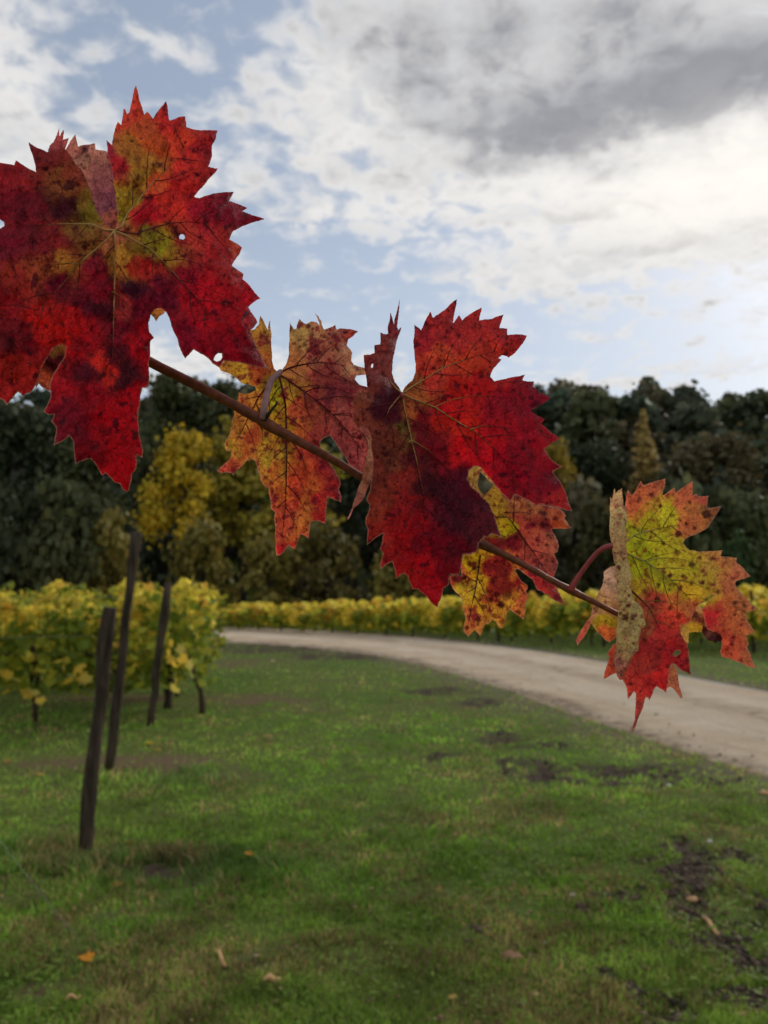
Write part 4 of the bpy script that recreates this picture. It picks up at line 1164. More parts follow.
# small broad-leaved weeds in the turf
n = 17000
px_ = rng.uniform(-120, 890, n); py_ = 700 + 400 * rng.random(n) ** .9
x, y = ground(px_, py_)
k = (vnoise(x, y, 1.6, 3, 31) + .35 * rng.random(n) > .72) & (sample(sd, x, y) > .1) & (rng.random(n) > sample(mud, x, y))
x, y = x[k], y[k]; n = len(x)
z = gz_at(x, y) + 0.008 + 0.02 * rng.random(n)
an = rng.random(n) * 2 * np.pi; ln = 0.008 + 0.014 * rng.random(n); wd = ln * .42
ux, uy = np.cos(an), np.sin(an); tz = rng.uniform(.1, .8, n) * ln
V = np.empty((n, 6, 3), np.float32)
for i, (a, b, c_) in enumerate([(0, 0, 0), (.35, .9, .5), (.75, .7, .9), (1.0, 0, .8), (.75, -.7, .9), (.35, -.9, .5)]):
    V[:, i] = np.stack([x + ux * ln * a * 2 - uy * wd * b, y + uy * ln * a * 2 + ux * wd * b, z + tz * c_], -1)
wme = mesh_np('weeds', V.reshape(-1, 3), np.arange(n * 6), np.arange(n) * 6)
cw = 1.6 * np.array([0.075, 0.120, 0.014]) * (0.6 + .9 * rng.random((n, 1))) + np.array([.03, .01, .005]) * rng.random((n, 1))
col_attr(wme, 'tint', np.repeat(cw, 6, 0))
tag(link('weeds', wme, M_GRASS), 'small clover like weeds scattered through the turf', 'weeds', kind='stuff')

# crumbled soil on the muddy patches and tiny dry bits in the turf
def crumbs(name, x, y, smin, smax, colf, flat_=.7):
    n = len(x)
    s = smin + (smax - smin) * rng.random(n) ** 2.5
    z = gz_at(x, y) + s * .15
    base = np.array([(1, 0, 0), (0, 1, 0), (-1, 0, 0), (0, -1, 0), (0, 0, 1), (0, 0, -1)], float)
    V = base[None] * (1 + rng.uniform(-.45, .45, (n, 6, 1)))
    V = V * np.array([1, 1, flat_]) + rng.uniform(-.2, .2, (n, 6, 3))
    an = rng.random(n) * 6.28
    X_ = V[..., 0] * np.cos(an)[:, None] - V[..., 1] * np.sin(an)[:, None]; Y_ = V[..., 0] * np.sin(an)[:, None] + V[..., 1] * np.cos(an)[:, None]
    V = np.stack([X_ * s[:, None] + x[:, None], Y_ * s[:, None] + y[:, None], V[..., 2] * s[:, None] + z[:, None]], -1)
    fc = np.array([(0, 1, 4), (1, 2, 4), (2, 3, 4), (3, 0, 4), (1, 0, 5), (2, 1, 5), (3, 2, 5), (0, 3, 5)])
    L = (np.arange(n)[:, None, None] * 6 + fc[None]).reshape(-1)
    me = mesh_np(name, V.reshape(-1, 3), L, np.arange(n * 8) * 3)
    col_attr(me, 'tint', np.repeat(colf(n), 6, 0))
    return me


M_SOIL = mat_foliage('crumbled_soil', 0.0, rough=.95)
qx, qy = ground(rng.uniform(380, 900, 60000), 720 + 330 * rng.random(60000))
k = rng.random(len(qx)) < np.clip(sample(mudw, qx, qy) * .40, 0, 1) * (sample(mudw, qx, qy) > .25)
qx, qy = qx[k], qy[k]
me = crumbs('loose_soil', qx, qy, .004, .026, lambda n: np.array([.078, .054, .038]) * (.45 + 1.3 * rng.random((n, 1))))
tag(link('loose_soil', me, M_SOIL), 'dark crumbled soil lying on the muddy patches', 'soil', kind='stuff')
qx, qy = ground(rng.uniform(-100, 880, 900), 690 + 360 * rng.random(900))
k = sample(sd, qx, qy) > .1
qx, qy = qx[k], qy[k]
me = crumbs('dry_litter', qx, qy, .004, .016, lambda n: np.where(rng.random((n, 1)) < .5, np.array([[.30, .21, .11]]), np.array([[.16, .09, .05]])) * (.5 + .8 * rng.random((n, 1))), .3)
me.transform(__import__('mathutils').Matrix.Translation((0, 0, .014)))
tag(link('dry_litter', me, M_SOIL), 'tiny dry leaf crumbs scattered in the turf', 'litter', kind='stuff')
# loose stones on the gravel road
ii_ = rng.integers(40, len(RN) - 10, 5000); uu_ = rng.random(5000)
qp = RN[ii_] * (1 - uu_[:, None]) + RF[ii_] * uu_[:, None] + rng.normal(0, .12, (5000, 2))
k = (qp[:, 1] < 26) & (np.abs(uu_ - .32) > .05 * rng.random(5000)) & (np.abs(uu_ - .68) > .05 * rng.random(5000))
qp = qp[k]
me = crumbs('loose_gravel', qp[:, 0], qp[:, 1], .008, .032, lambda n: np.array([.46, .37, .28]) * (.45 + .8 * rng.random((n, 1))))
me.transform(__import__('mathutils').Matrix.Translation((0, 0, .045)))
tag(link('loose_gravel', me, M_SOIL), 'loose pale stones scattered over the gravel road', 'gravel', kind='stuff')

# ------------------------------------------------------------------ posts
def post_geo(h, r0, r1, lx, ly, seed, n=10):
    rr = random.Random(seed)
    pts, rad = [], []
    for i in range(9):
        u = i / 8
        pts.append((lx * u + rr.uniform(-.010, .010), ly * u + rr.uniform(-.012, .012), -0.05 + (h + .05) * u))
        rad.append((r0 * (1 - u) + r1 * u) * rr.uniform(.84, 1.12))
    random.seed(seed)
    v, f = tube_geo(pts, rad, n, .2)
    return mesh('post', v, f)


POSTS = [(84, 857, 110, 606, 7.0, 7.4, 'stout dark wooden vineyard post leaning right, nearest to the camera'),
         (108, 772, 136, 532, 5.2, 5.4, 'tallest thin weathered vineyard post rising above the yellow vines'),
         (150, 727, 168, 584, 4.2, 4.8, 'leaning wooden post standing in front of the vine row end'),
         (168, 708, 170, 652, 4.6, 4.4, 'short dark stump of a post under the vines beside the leaning post'),
         (190, 668, 193, 590, 3.6, 3.6, 'grey post top poking out behind the yellow vines'),
         (206, 662, 207, 597, 3.2, 3.2, 'short grey post at the far end of the vines next to the road')]
post_xy = []
for i, (bx, by, tx, ty, r0, r1, lab) in enumerate(POSTS):
    gx_, gy_ = map(float, ground(bx, by))
    top = at_depth(tx, ty, gy_ + .02)
    me = post_geo(float(top[2]), .86 * r0 * gy_ / F, .90 * r1 * gy_ / F, float(top[0] - gx_), 0.02, 40 + i)
    o = link('vineyard_post', me, M_WOOD)
    o.location = (gx_, gy_, float(gz_at(np.array([gx_]), np.array([gy_]))[0]))
    tag(o, lab, 'post', 'wooden posts of the vineyard')
    post_xy.append((gx_, gy_, float(top[0]), float(top[2])))


def wire(p, q, r, lab):
    pts = []
    for i in range(15):
        u = i / 14
        pts.append(tuple(p[k] * (1 - u) + q[k] * u - (0.10 * 4 * u * (1 - u) * .3 if k == 2 else 0) for k in range(3)))
    v, f = tube_geo(pts, [r] * 15, 5)
    tag(link('trellis_wire', mesh('trellis_wire', v, f), M_WIRE), lab, 'wire', 'trellis wires of the vineyard')


wire((post_xy[0][2], post_xy[0][1], 1.28), (-7.5, 5.0, 1.25), .0008, 'thin trellis wire running left from the top of the nearest post')
a0 = ground(62, 985); wire((float(a0[0]) - 1.0, float(a0[1]) + .35, 1.15), (float(ground(75, 940)[0]), float(ground(75, 940)[1]), 0.02), .0009, 'slack anchor wire slanting into the grass at the left edge')
wire((post_xy[1][2], post_xy[1][1], 1.5), (-8.0, 7.0, 1.45), .0008, 'thin trellis wire running left from the tallest post')
wire((post_xy[2][2] - .05, post_xy[2][1], .85), (-7.0, 9.0, .85), .0008, 'thin trellis wire running left from the leaning post')

# ------------------------------------------------------------------ grapevines
LEAF2D = [(0, 0), (.18, -.18), (.46, -.10), (.38, .10), (.60, .32), (.36, .38), (.30, .62), (.12, .56), (0, .92), (-.12, .56), (-.30, .62), (-.36, .38), (-.60, .32), (-.38, .10), (-.46, -.10), (-.18, -.18)]
LEAF2D = np.array(LEAF2D)
LEAFLO = np.array([(0, -.05), (.42, .0), (.5, .35), (.2, .6), (0, .9), (-.2, .6), (-.5, .35), (-.42, .0)])


def leaf_cloud(name, pos, size, tint, shape, droop=.5):
    n = len(pos); m = len(shape)
    nv = rng.normal(0, 1, (n, 3)); nv[:, 2] += .35; nv /= np.linalg.norm(nv, axis=1)[:, None]
    dv = rng.normal(0, .6, (n, 3)); dv[:, 2] -= droop
    dv -= nv * (dv * nv).sum(1)[:, None]; dv /= np.linalg.norm(dv, axis=1)[:, None] + 1e-9
    sv = np.cross(nv, dv)
    V = pos[:, None, :] + size[:, None, None] * (shape[None, :, 0, None] * sv[:, None, :] + shape[None, :, 1, None] * dv[:, None, :])
    cup = (shape[:, 0] ** 2 + (shape[:, 1] - .3) ** 2)
    V = V - nv[:, None, :] * (size[:, None] * cup[None] * .3)[:, :, None]
    me = mesh_np(name, V.reshape(-1, 3), np.arange(n * m), np.arange(n) * m)
    col_attr(me, 'tint', np.repeat(tint, m, 0))
    return me


Y1 = lin((245, 220, 85)); Y2 = lin((222, 210, 80)); G1 = lin((175, 178, 62)); G2 = lin((128, 145, 52)); OR = lin((225, 175, 75))


def vine_meshes(seed, nl, L, lo, hi, depth, size, shape, yellow=.5):
    x = rng.uniform(-L / 2, L / 2, nl); u = rng.random(nl) ** .8
    top = hi - .30 + .56 * vnoise(x * 1.0, np.zeros(nl) + seed, 2.6, 2, seed)
    bot = lo + .25 * vnoise(x, np.zeros(nl) + seed + 5, 3.0, 2, seed + 3)
    zz = bot + (top - bot) * u
    sd_ = rng.choice([-1, 1], nl)
    yy = sd_ * depth * (0.25 + .75 * rng.random(nl) ** .5) * (0.6 + .6 * np.sin(np.pi * np.clip(u, .05, .95)))
    pos = np.stack([x, yy, zz], -1)
    cl = vnoise(x, zz + yy, 3.0, 2, seed + 9)
    yl = np.clip((u - .55) * 1.7 + (cl - .5) * 3.2 + yellow - .25, 0, 1)
    pick = rng.random(nl)
    c = np.where((pick < yl)[:, None], np.where((rng.random(nl) < .65)[:, None], Y1, np.where((rng.random(nl) < .75)[:, None], Y2, OR)), np.where((rng.random(nl) < .45)[:, None], G1, G2))
    c = c * (.65 + .5 * rng.random((nl, 1)))
    fol = leaf_cloud('foliage', pos, size * (.7 + .6 * rng.random(nl)), c, shape)
    rr = random.Random(seed)
    pts = [(0, 0, -.05), (rr.uniform(-.05, .05), 0, .2), (rr.uniform(-.10, .10), rr.uniform(-.05, .05), .45), (rr.uniform(-.08, .08), 0, .72), (rr.uniform(-.1, .1), 0, .95)]
    geos = [tube_geo(pts, [.036, .03, .028, .026, .02], 7, .15)]
    tp = pts[3]
    geos.append(tube_geo([tp, (L * .25, 0, .82), (L * .5, 0, .85)], [.018, .014, .008], 6, .1))
    geos.append(tube_geo([tp, (-L * .25, 0, .82), (-L * .5, 0, .84)], [.018, .014, .008], 6, .1))
    for k in range(5):
        xx = rr.uniform(-L / 2, L / 2)
        geos.append(tube_geo([(xx, 0, .82), (xx + rr.uniform(-.1, .1), rr.uniform(-.1, .1), 1.2), (xx + rr.uniform(-.2, .2), rr.uniform(-.2, .2), hi + .05)], [.006, .005, .003], 4))
    v, f = join_geo(geos)
    tr = mesh('trunk', v, f)
    return fol, tr


def place_vine(fol, tr, x, y, rz, lab, grp, sc=1.0):
    e = empty('grapevine', (x, y, float(gz_at(np.array([x]), np.array([y]))[0])), rz)
    e.scale = (1, 1, sc)
    tag(e, lab, 'grapevine', grp)
    link('foliage', fol, M_VINE, e); link('trunk', tr, M_VBARK, e)
    return e


NEARV = [vine_meshes(s, 600, 1.20, .28, 1.60, .36, .115, LEAF2D, .40) for s in (1, 2, 3)]
GREENV = [vine_meshes(s, 600, 1.25, .28, 1.57, .36, .115, LEAF2D, .20) for s in (4, 5)]
gl = 'yellowing grapevine of the left vineyard with '
spec = [(-3.72, 9.55, 1, 'a green lower half, in front row between the nearest post and its left neighbour vine'), (-2.75, 9.7, 0, 'bright yellow leaves right behind the leaning post'),
        (-4.75, 9.4, 3, 'mostly green leaves and a thin bare trunk at the left edge'), (-5.85, 9.3, 0, 'yellow leaves just cut off by the left edge')]
# front row
vrow = [(-2.30, 9.95, 0, 'bushy yellow green grapevine with bent trunk, last of the front row towards the road'),
        (-3.30, 9.60, 1, 'yellow grapevine with drooping yellow shoots just behind the leaning post'),
        (-4.15, 9.40, 3, 'green and yellow grapevine behind the nearest dark post'),
        (-5.05, 9.30, 4, 'mostly green grapevine with a thin dark trunk at the left edge'),
        (-6.1, 9.2, 2, 'grapevine of the front row just cut by the left picture edge'),
        (-3.05, 11.6, 2, 'yellow grapevine in the second row seen over the last front row vine'),
        (-4.05, 11.5, 0, 'yellow grapevine in the second row seen between the two tall posts'),
        (-5.1, 11.4, 1, 'yellow grapevine in the second row left of the nearest post'),
        (-6.2, 11.3, 3, 'yellow grapevine in the second row seen high at the left edge'),
        (-7.4, 11.2, 2, 'yellow grapevine of the second row just cut by the left edge'),
        (-3.55, 13.6, 1, 'yellow grapevine top in the third row behind the leaning post'),
        (-4.7, 13.5, 2, 'yellow grapevine top in the third row behind the tall post'),
        (-5.9, 13.4, 0, 'yellow grapevine top in the third row left of the posts'),
        (-7.1, 13.3, 1, 'yellow grapevine top in the third row at the left edge')]
ALLV = NEARV + GREENV
for (x, y, k, lab) in vrow:
    ev = place_vine(*ALLV[k], x, y, R(rng.uniform(-6, 6)), lab, 'grapevines of the left vineyard', 0.94 + (y - 9.5) * .004)
    if 'bent trunk' in lab:                                   # its canopy is trained to the left of the trunk
        ev.children[0].location.x = -.50
        tv = [tube_geo([(0, 0, -.05), (.0, 0, .12), (-.03, .02, .30), (-.12, .03, .48), (-.16, .02, .70), (-.24, 0, .84)], [.036, .034, .031, .028, .024, .018], 8, .18),
              tube_geo([(-.16, .02, .70), (-.5, .02, .82), (-1.0, 0, .84)], [.02, .014, .009], 6, .1)]
        ev.children[1].data = mesh('trunk', *join_geo(tv)); ev.children[1].data.materials.append(M_VBARK)


# drooping yellow shoots on the two near vines
def shoot_leaves(parent_name, pts, size):
    pos = np.array([at_depth(a, b, c) for a, b, c in pts])
    n_ = len(pos)
    c = np.where((rng.random(n_) < .7)[:, None], lin((238, 200, 75)), lin((225, 205, 100))) * (.85 + .2 * rng.random((n_, 1)))
    me = leaf_cloud('hanging_shoot', pos, size * (.8 + .4 * rng.random(n_)), c, LEAF2D, .9)
    return me


vs = [o for o in COL.objects if o.name.startswith('grapevine')]
def attach(me, o):
    s = link('hanging_shoot', me, M_VINE, o)
    bpy.context.view_layer.update()
    s.matrix_parent_inverse = o.matrix_world.inverted()
attach(shoot_leaves('', [(165, 634, 9.1), (172, 641, 9.1), (178, 648, 9.05), (168, 650, 9.1), (180, 657, 9.0), (172, 664, 9.05), (186, 664, 9.05), (175, 678, 9.0), (176, 688, 9.0), (188, 662, 9.1), (168, 659, 9.1), (160, 640, 9.1)], .13), vs[1])
attach(shoot_leaves('', [(4, 676, 8.9), (10, 672, 8.9), (13, 683, 8.9), (20, 680, 8.85), (24, 690, 8.85), (31, 692, 8.85), (37, 691, 8.85), (40, 698, 8.8), (8, 690, 8.9), (28, 698, 8.85)], .13), vs[3])
attach(shoot_leaves('', [(75, 672, 9.0), (82, 668, 9.0), (88, 676, 9.0), (72, 680, 9.0), (80, 676, 9.0)], .13), vs[2])

# far rows across the road
FARV = [vine_meshes(s, 200, 1.3, .18, 1.5, .40, .26, LEAFLO, y_) for s, y_ in ((11, .95), (12, .7), (13, 1.05))]
a = np.array(ground(205, 626.5)); a = np.array([float(a[0]) - 2.0, 33.5])
b = np.array([12.5, 17.5])
dirr = (b - a) / np.linalg.norm(b - a); perp = np.array([-dirr[1], dirr[0]])
if perp[1] < 0: perp = -perp
ang = math.atan2(dirr[1], dirr[0])
Lr = np.linalg.norm(b - a)
rows = ['first', 'second', 'third']
for r_ in range(3):
    off = perp * (2.6 * r_)
    s = 0.0
    while s < Lr + 6:
        p = a + dirr * (s + rng.uniform(-.1, .1)) + off
        s += 1.2
        front = (r_ == 0)
        place_vine(*FARV[int(rng.integers(3))], float(p[0]), float(p[1]), ang, 'low yellow grapevine in the ' + rows[r_] + ' row beyond the gravel road', 'far grapevines in the ' + rows[r_] + ' row across the road', float(rng.uniform(.84, 1.10) * (.52 + .54 * min(1, s / Lr))))
# end posts of the far rows
pm = post_geo(1.55, .05, .045, .02, 0, 77)
for i, (u, lab) in enumerate([(.60, 'dark post in the far vine row under the small speckled leaf'), (.72, 'dark post in the far vine row left of the yellow green leaf'), (.86, 'dark post in the far vine row seen through the torn yellow green leaf'), (.93, 'dark post in the far vine row at the right picture edge')]):
    p = a + dirr * Lr * u - perp * .25
    o = link('vineyard_post', pm, M_WOOD)
    o.location = (p[0], p[1], 0)
    tag(o, lab, 'post', 'wooden posts of the vineyard')

# ------------------------------------------------------------------ trees
FACE5 = np.array([(-.5, -.2), (.1, -.5), (.55, -.1), (.3, .5), (-.35, .4)])


def crown(name, n, lobes, fsize, seed, dens=.75):
    """lobes: (cx,cy,cz,rx,ry,rz) in unit tree (height 1)"""
    w = np.array([l[3] * l[4] + l[5] * l[3] for l in lobes]); w /= w.sum()
    li = rng.choice(len(lobes), n, p=w)
    Lb = np.array(lobes)[li]
    d = rng.normal(0, 1, (n, 3)); d /= np.linalg.norm(d, axis=1)[:, None]
    r = 1 - (1 - rng.random(n) ** .5) * dens
    pos = Lb[:, :3] + d * Lb[:, 3:] * r[:, None] * (0.75 + .75 * rng.random((n, 1)) ** 2)
    val = .7 + .6 * vnoise(pos[:, 0] * 3 + pos[:, 2] * 2, pos[:, 1] * 3 + pos[:, 2], 3.0, 2, seed)
    val = val * (.8 + .4 * rng.random(n))
    hue = rng.normal(0, .06, (n, 1))
    tint = val[:, None] * np.concatenate([1 + hue, np.ones((n, 1)), 1 - hue], 1)
    nv = d + rng.normal(0, .7, (n, 3)); nv /= np.linalg.norm(nv, axis=1)[:, None]
    aa = rng.normal(0, 1, (n, 3)); aa -= nv * (aa * nv).sum(1)[:, None]; aa /= np.linalg.norm(aa, axis=1)[:, None]
    bb = np.cross(nv, aa)
    s = fsize * (.6 + .8 * rng.random(n))
    V = pos[:, None, :] + s[:, None, None] * (FACE5[None, :, 0, None] * aa[:, None] + FACE5[None, :, 1, None] * bb[:, None])
    V = V + (nv[:, None, :] * (s[:, None] * rng.uniform(-.2, .2, (n, 5)))[:, :, None])
    return V, tint


def make_lobes(kind, seed):
    rr = random.Random(seed)
    L = []
    if kind == 'round':
        for i in range(16):
            a_ = rr.uniform(0, 6.28); rad = rr.uniform(.05, .26); z = rr.uniform(.38, .86)
            k = 1 - abs(z - .58) * 1.3
            L.append((math.cos(a_) * rad * k, math.sin(a_) * rad * k, z, rr.uniform(.08, .16), rr.uniform(.08, .16), rr.uniform(.06, .13)))
    elif kind == 'column':
        for i in range(26):
            u_ = i / 26
            z = .10 + .86 * u_
            w_ = .10 * (1 - u_) ** .75 * min(1, .5 + u_ * 3) + .008
            L.append((rr.uniform(-.25, .25) * w_, rr.uniform(-.25, .25) * w_, z, w_, w_, .05))
    elif kind == 'airy':
        for i in range(20):
            a_ = rr.uniform(0, 6.28); rad = rr.uniform(.02, .24); z = rr.uniform(.35, .95)
            k = 1.15 - max(0, z - .5) * 1.5
            L.append((math.cos(a_) * rad * k, math.sin(a_) * rad * k, z, rr.uniform(.07, .125), rr.uniform(.07, .125), rr.uniform(.05, .11)))
    elif kind == 'bush':
        for i in range(18):
            a_ = rr.uniform(0, 6.28); rad = rr.uniform(.05, .5); z = rr.uniform(.12, .84)
            k = 1.05 - z * .6
            L.append((math.cos(a_) * rad * k, math.sin(a_) * rad * k, z, rr.uniform(.12, .24), rr.uniform(.12, .24), rr.uniform(.10, .2)))
    return L


def tree_mesh(kind, seed, n, fs):
    lob = make_lobes(kind, seed)
    V, tint = crown('crown', n, lob, fs, seed)
    me = mesh_np('crown', V.reshape(-1, 3), np.arange(n * 5), np.arange(n) * 5)
    col_attr(me, 'tint', np.repeat(tint, 5, 0))
    rr = random.Random(seed + 1)
    top = .8 if kind != 'bush' else .5
    r0 = .022 if kind != 'bush' else .03
    pts = [(rr.uniform(-.01, .01) * i, rr.uniform(-.01, .01) * i, -.02 + top * i / 6) for i in range(7)]
    geos = [tube_geo(pts, [r0 * (1.25 - i / 6.0) + .002 for i in range(7)], 8, .1)]
    for l in lob[:10]:
        zb = max(.12, l[2] - .2)
        i = min(5, int(zb / top * 6))
        geos.append(tube_geo([pts[i], (pts[i][0] * .5 + l[0] * .5, pts[i][1] * .5 + l[1] * .5, (pts[i][2] + l[2]) / 2 - .01), l[:3]], [r0 * .45, r0 * .3, r0 * .1], 5))
    v, f = join_geo(geos)
    return me, mesh('trunk', v, f), (V, tint)


TREES = {'round': [tree_mesh('round', s, 3600, .026) for s in (1, 2, 3)], 'column': [tree_mesh('column', 5, 3400, .024)],
         'airy': [tree_mesh('airy', s, 3800, .025) for s in (7, 8)], 'bush': [tree_mesh('bush', s, 2600, .060) for s in (11, 12)]}
HW = {'round': .72, 'column': .26, 'airy': .62, 'bush': 1.35}


def tree(px, topy, d, wpx, kind, rgb, lab, grp=None, var=None):
    x = (px - 384) / F * d
    top = at_depth(px, topy, d)[2]
    z0 = float(hill(x, d))
    h = float(top) - z0
    e = empty('tree' if kind != 'bush' else 'bush', (x, d, z0 - .1), rng.uniform(0, 6.28))
    tag(e, lab, 'tree' if kind != 'bush' else 'bush', grp)
    ms = TREES[kind]
    cm, tm, _ = ms[(var if var is not None else int(rng.integers(len(ms)))) % len(ms)]
    c = link('crown', cm, M_TREE, e); c.color = (*rgb, 1)
    link('trunk', tm, M_TBARK, e)
    sx = wpx / F * d / (HW[kind])
    e.scale = (sx, sx, h / .97)


DG = (.058, .070, .034); MG = (.085, .095, .038); OL = (.235, .190, .042); YE = (.62, .44, .035); OR_ = (.38, .27, .09); GY = (.34, .27, .035); GRN = (.05, .085, .028)
for a_ in [
    (-70, 375, 47, 180, 'round', DG, 'dark green tree cut by the left picture edge behind the large red leaf'),
    (15, 385, 44, 150, 'round', DG, 'broad dark evergreen tree below the left tip of the large red leaf'),
    (90, 395, 46, 140, 'round', MG, 'dark tree behind the hanging tip of the large red leaf'),
    (60, 470, 36, 130, 'bush', MG, 'dark low bush at the left below the large red leaf'),
    (115, 500, 37, 110, 'bush', OL, 'olive bush right behind the tallest post'),
    (-20, 480, 35, 120, 'bush', DG, 'dark bush above the yellow vines at the left edge'),
    (160, 381, 60, 110, 'airy', MG, 'thin leaved tall tree whose ragged top shows against the sky under the cane'),
    (225, 388, 61, 100, 'airy', MG, 'dark thin tree top under the cane beside the pink leaf'),
    (183, 436, 46, 100, 'airy', YE, 'bright yellow tree standing left of the pink leaf'),
    (240, 412, 50, 125, 'airy', GY, 'taller yellow tree with dull olive side partly behind the pink leaf'),
    (300, 445, 49, 120, 'airy', (.40, .31, .04), 'olive yellow tree behind the lower half of the pink leaf'),
    (205, 520, 40, 110, 'bush', OL, 'dark olive bush below the bright yellow tree'),
    (270, 535, 39, 110, 'bush', OL, 'olive bush above the far vines left of the picture middle'),
    (330, 520, 40, 120, 'bush', (.13, .105, .028), 'olive bush under the tip of the pink leaf'),
    (400, 530, 40, 110, 'bush', OL, 'olive bush beneath the middle red leaf'),
    (455, 515, 41, 120, 'bush', MG, 'dark bush behind the small speckled leaf'),
    (345, 430, 56, 120, 'round', DG, 'dark tree behind the pink leaf and the middle red leaf'),
    (430, 420, 58, 130, 'round', DG, 'dark tree hidden behind the middle red leaf'),
    (520, 388, 63, 70, 'airy', (.05, .055, .028), 'tall thin tree top beside the right shoulder of the middle red leaf'),
    (562, 448, 55, 75, 'airy', (.34, .24, .035), 'yellowish tree right of the middle red leaf'),
    (600, 500, 48, 100, 'bush', (.085, .075, .026), 'dull brown green bush left of the yellow green leaf'),
    (648, 406, 60, 52, 'column', OR_, 'narrow pointed orange tree standing before the wooded hill'),
    (722, 425, 60, 140, 'round', (.13, .105, .05), 'broad brownish tree at the right edge before the wooded hill'),
    (795, 440, 60, 120, 'round', MG, 'dark tree cut by the right picture edge'),
    (598, 432, 64, 90, 'round', DG, 'dark tree left of the pointed orange tree'),
    (660, 480, 58, 110, 'bush', DG, 'dark bush below the pointed orange tree'),
    (745, 500, 52, 110, 'bush', MG, 'dark bush behind the right part of the yellow green leaf'),
    (735, 535, 40, 70, 'bush', GRN, 'fresh green bush above the far vines at the right edge'),
    (530, 500, 50, 100, 'bush', DG, 'black green bush between the middle red leaf and the yellow green leaf'),
]:
    tree(*a_)

# the wooded hillside behind, one mass of merging crowns
Vs, Ts = [], []
cnt = 0
while cnt < 270:
    y = rng.uniform(70, 128) if cnt >= 60 else rng.uniform(52, 76)
    x = rng.uniform(-1, 1) * (y * .62 + 14) if cnt >= 60 else (cnt / 59 * 2 - 1) * (y * .56 + 8)
    z0 = float(hill(x, y))
    elev = 205 - (9 * math.sin(x * .11 + .6) + rng.uniform(-2, 16))
    hmax = (elev / F) * y + 1.55 - z0
    bushy = cnt % 3 == 0 or cnt < 60
    h = rng.uniform(6, 9) if bushy else (hmax if y > 96 and hmax < 19 else min(rng.uniform(11, 16), hmax))
    if h < 4: continue
    V, tint = TREES['bush'][cnt % 2][2] if bushy else (TREES['round'][cnt % 3][2] if (cnt % 4 and y < 98) else TREES['airy'][cnt % 2][2])
    k = rng.choice(len(V), 1000, replace=False)
    W = V[k].copy()
    an = rng.uniform(0, 6.28); c_, s_ = math.cos(an), math.sin(an)
    hw = h * .75 if bushy else min(h, 13) * 1.15
    ctr = W.mean(1, keepdims=True); W = ctr + (W - ctr) * (1.3 if bushy else 2.0)
    W = W * np.array([hw, hw, h / .97])
    W = np.stack([W[..., 0] * c_ - W[..., 1] * s_ + x, W[..., 0] * s_ + W[..., 1] * c_ + y, W[..., 2] + z0], -1)
    base = np.array([DG, MG, (.066, .078, .044), (.098, .090, .048), (.056, .076, .044), (.115, .10, .05)][int(rng.integers(6))]) * rng.uniform(.8, 1.4) * np.array([1.25, 1.22, 1.30])  # last factor lightens and blues the crowns, distance haze put into their colour
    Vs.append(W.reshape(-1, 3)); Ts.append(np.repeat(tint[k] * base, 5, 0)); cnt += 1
V = np.vstack(Vs); T = np.vstack(Ts)
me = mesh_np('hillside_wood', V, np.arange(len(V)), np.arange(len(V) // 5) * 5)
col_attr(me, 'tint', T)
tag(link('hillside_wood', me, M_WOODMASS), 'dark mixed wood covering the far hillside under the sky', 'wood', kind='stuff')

# ------------------------------------------------------------------ fallen leaves, sticks, clods
def fallen(px, py, size, rgb, lab):
    x, y = map(float, ground(px, py))
    m = 24
    pts = []
    for i, (a_, b_) in enumerate(LEAF2D):
        pts.append((a_ * size, (b_ - .3) * size, .0))
    v = [(0, 0, .004)] + [(p[0], p[1], .25 * size * ((p[0] / size) ** 2) + random.uniform(0, .12) * size) for p in pts]
    f = [(0, 1 + i, 1 + (i + 1) % len(pts)) for i in range(len(pts))]
    me = mesh('fallen_leaf', v, f)
    col_attr(me, 'tint', np.tile(lin(rgb), (len(v), 1)) * rng.uniform(.8, 1.1, (len(v), 1)))
    o = link('fallen_leaf', me, M_VINE)
    o.location = (x, y, float(gz_at(np.array([x]), np.array([y]))[0]) + .022)
    o.rotation_euler = (random.uniform(-.1, .5), random.uniform(-.3, .3), random.uniform(0, 6.28))
    tag(o, lab, 'leaf', 'fallen leaves on the grass')


for q_ in [(86, 965, .065, (240, 160, 50), 'bright orange yellow fallen leaf on the grass at the lower left'),
           (249, 859, .065, (235, 150, 45), 'orange fallen leaf on the grass right of the nearest post'),
           (118, 888, .07, (170, 120, 50), 'dull ochre fallen leaf in the tall grass below the nearest post'),
           (452, 998, .035, (200, 165, 90), 'small pale yellow fallen leaf at the bottom middle'),
           (130, 842, .06, (190, 120, 55), 'brownish fallen leaf between the nearest post and the orange one'),
           (150, 745, .09, (225, 175, 60), 'yellow fallen leaf on the bare soil strip right of the tallest post'),
           (158, 752, .07, (220, 170, 60), 'small yellow fallen leaf just below the yellow one on the soil strip'),
           (40, 777, .07, (215, 180, 90), 'pale fallen leaf on the soil strip left of the nearest post'),
           (249, 737, .08, (200, 170, 90), 'pale yellow fallen leaf on the grass beyond the leaning post'),
           (268, 739, .08, (190, 165, 95), 'pale fallen leaf right of its twin on the grass beyond the leaning post'),
           (8, 762, .08, (200, 150, 80), 'tan fallen leaf at the left edge of the soil strip'),
           (343, 673, .10, (235, 225, 190), 'whitish fallen leaf on the grass near the road bend'),
           (273, 662, .10, (220, 205, 160), 'whitish fallen leaf near the vine row end by the road'),
           (440, 895, .04, (190, 150, 80), 'tiny tan fallen leaf in the middle of the grass'),
           (740, 762, .05, (200, 180, 130), 'small tan fallen leaf close to the road at the right edge')]:
    fallen(*q_)


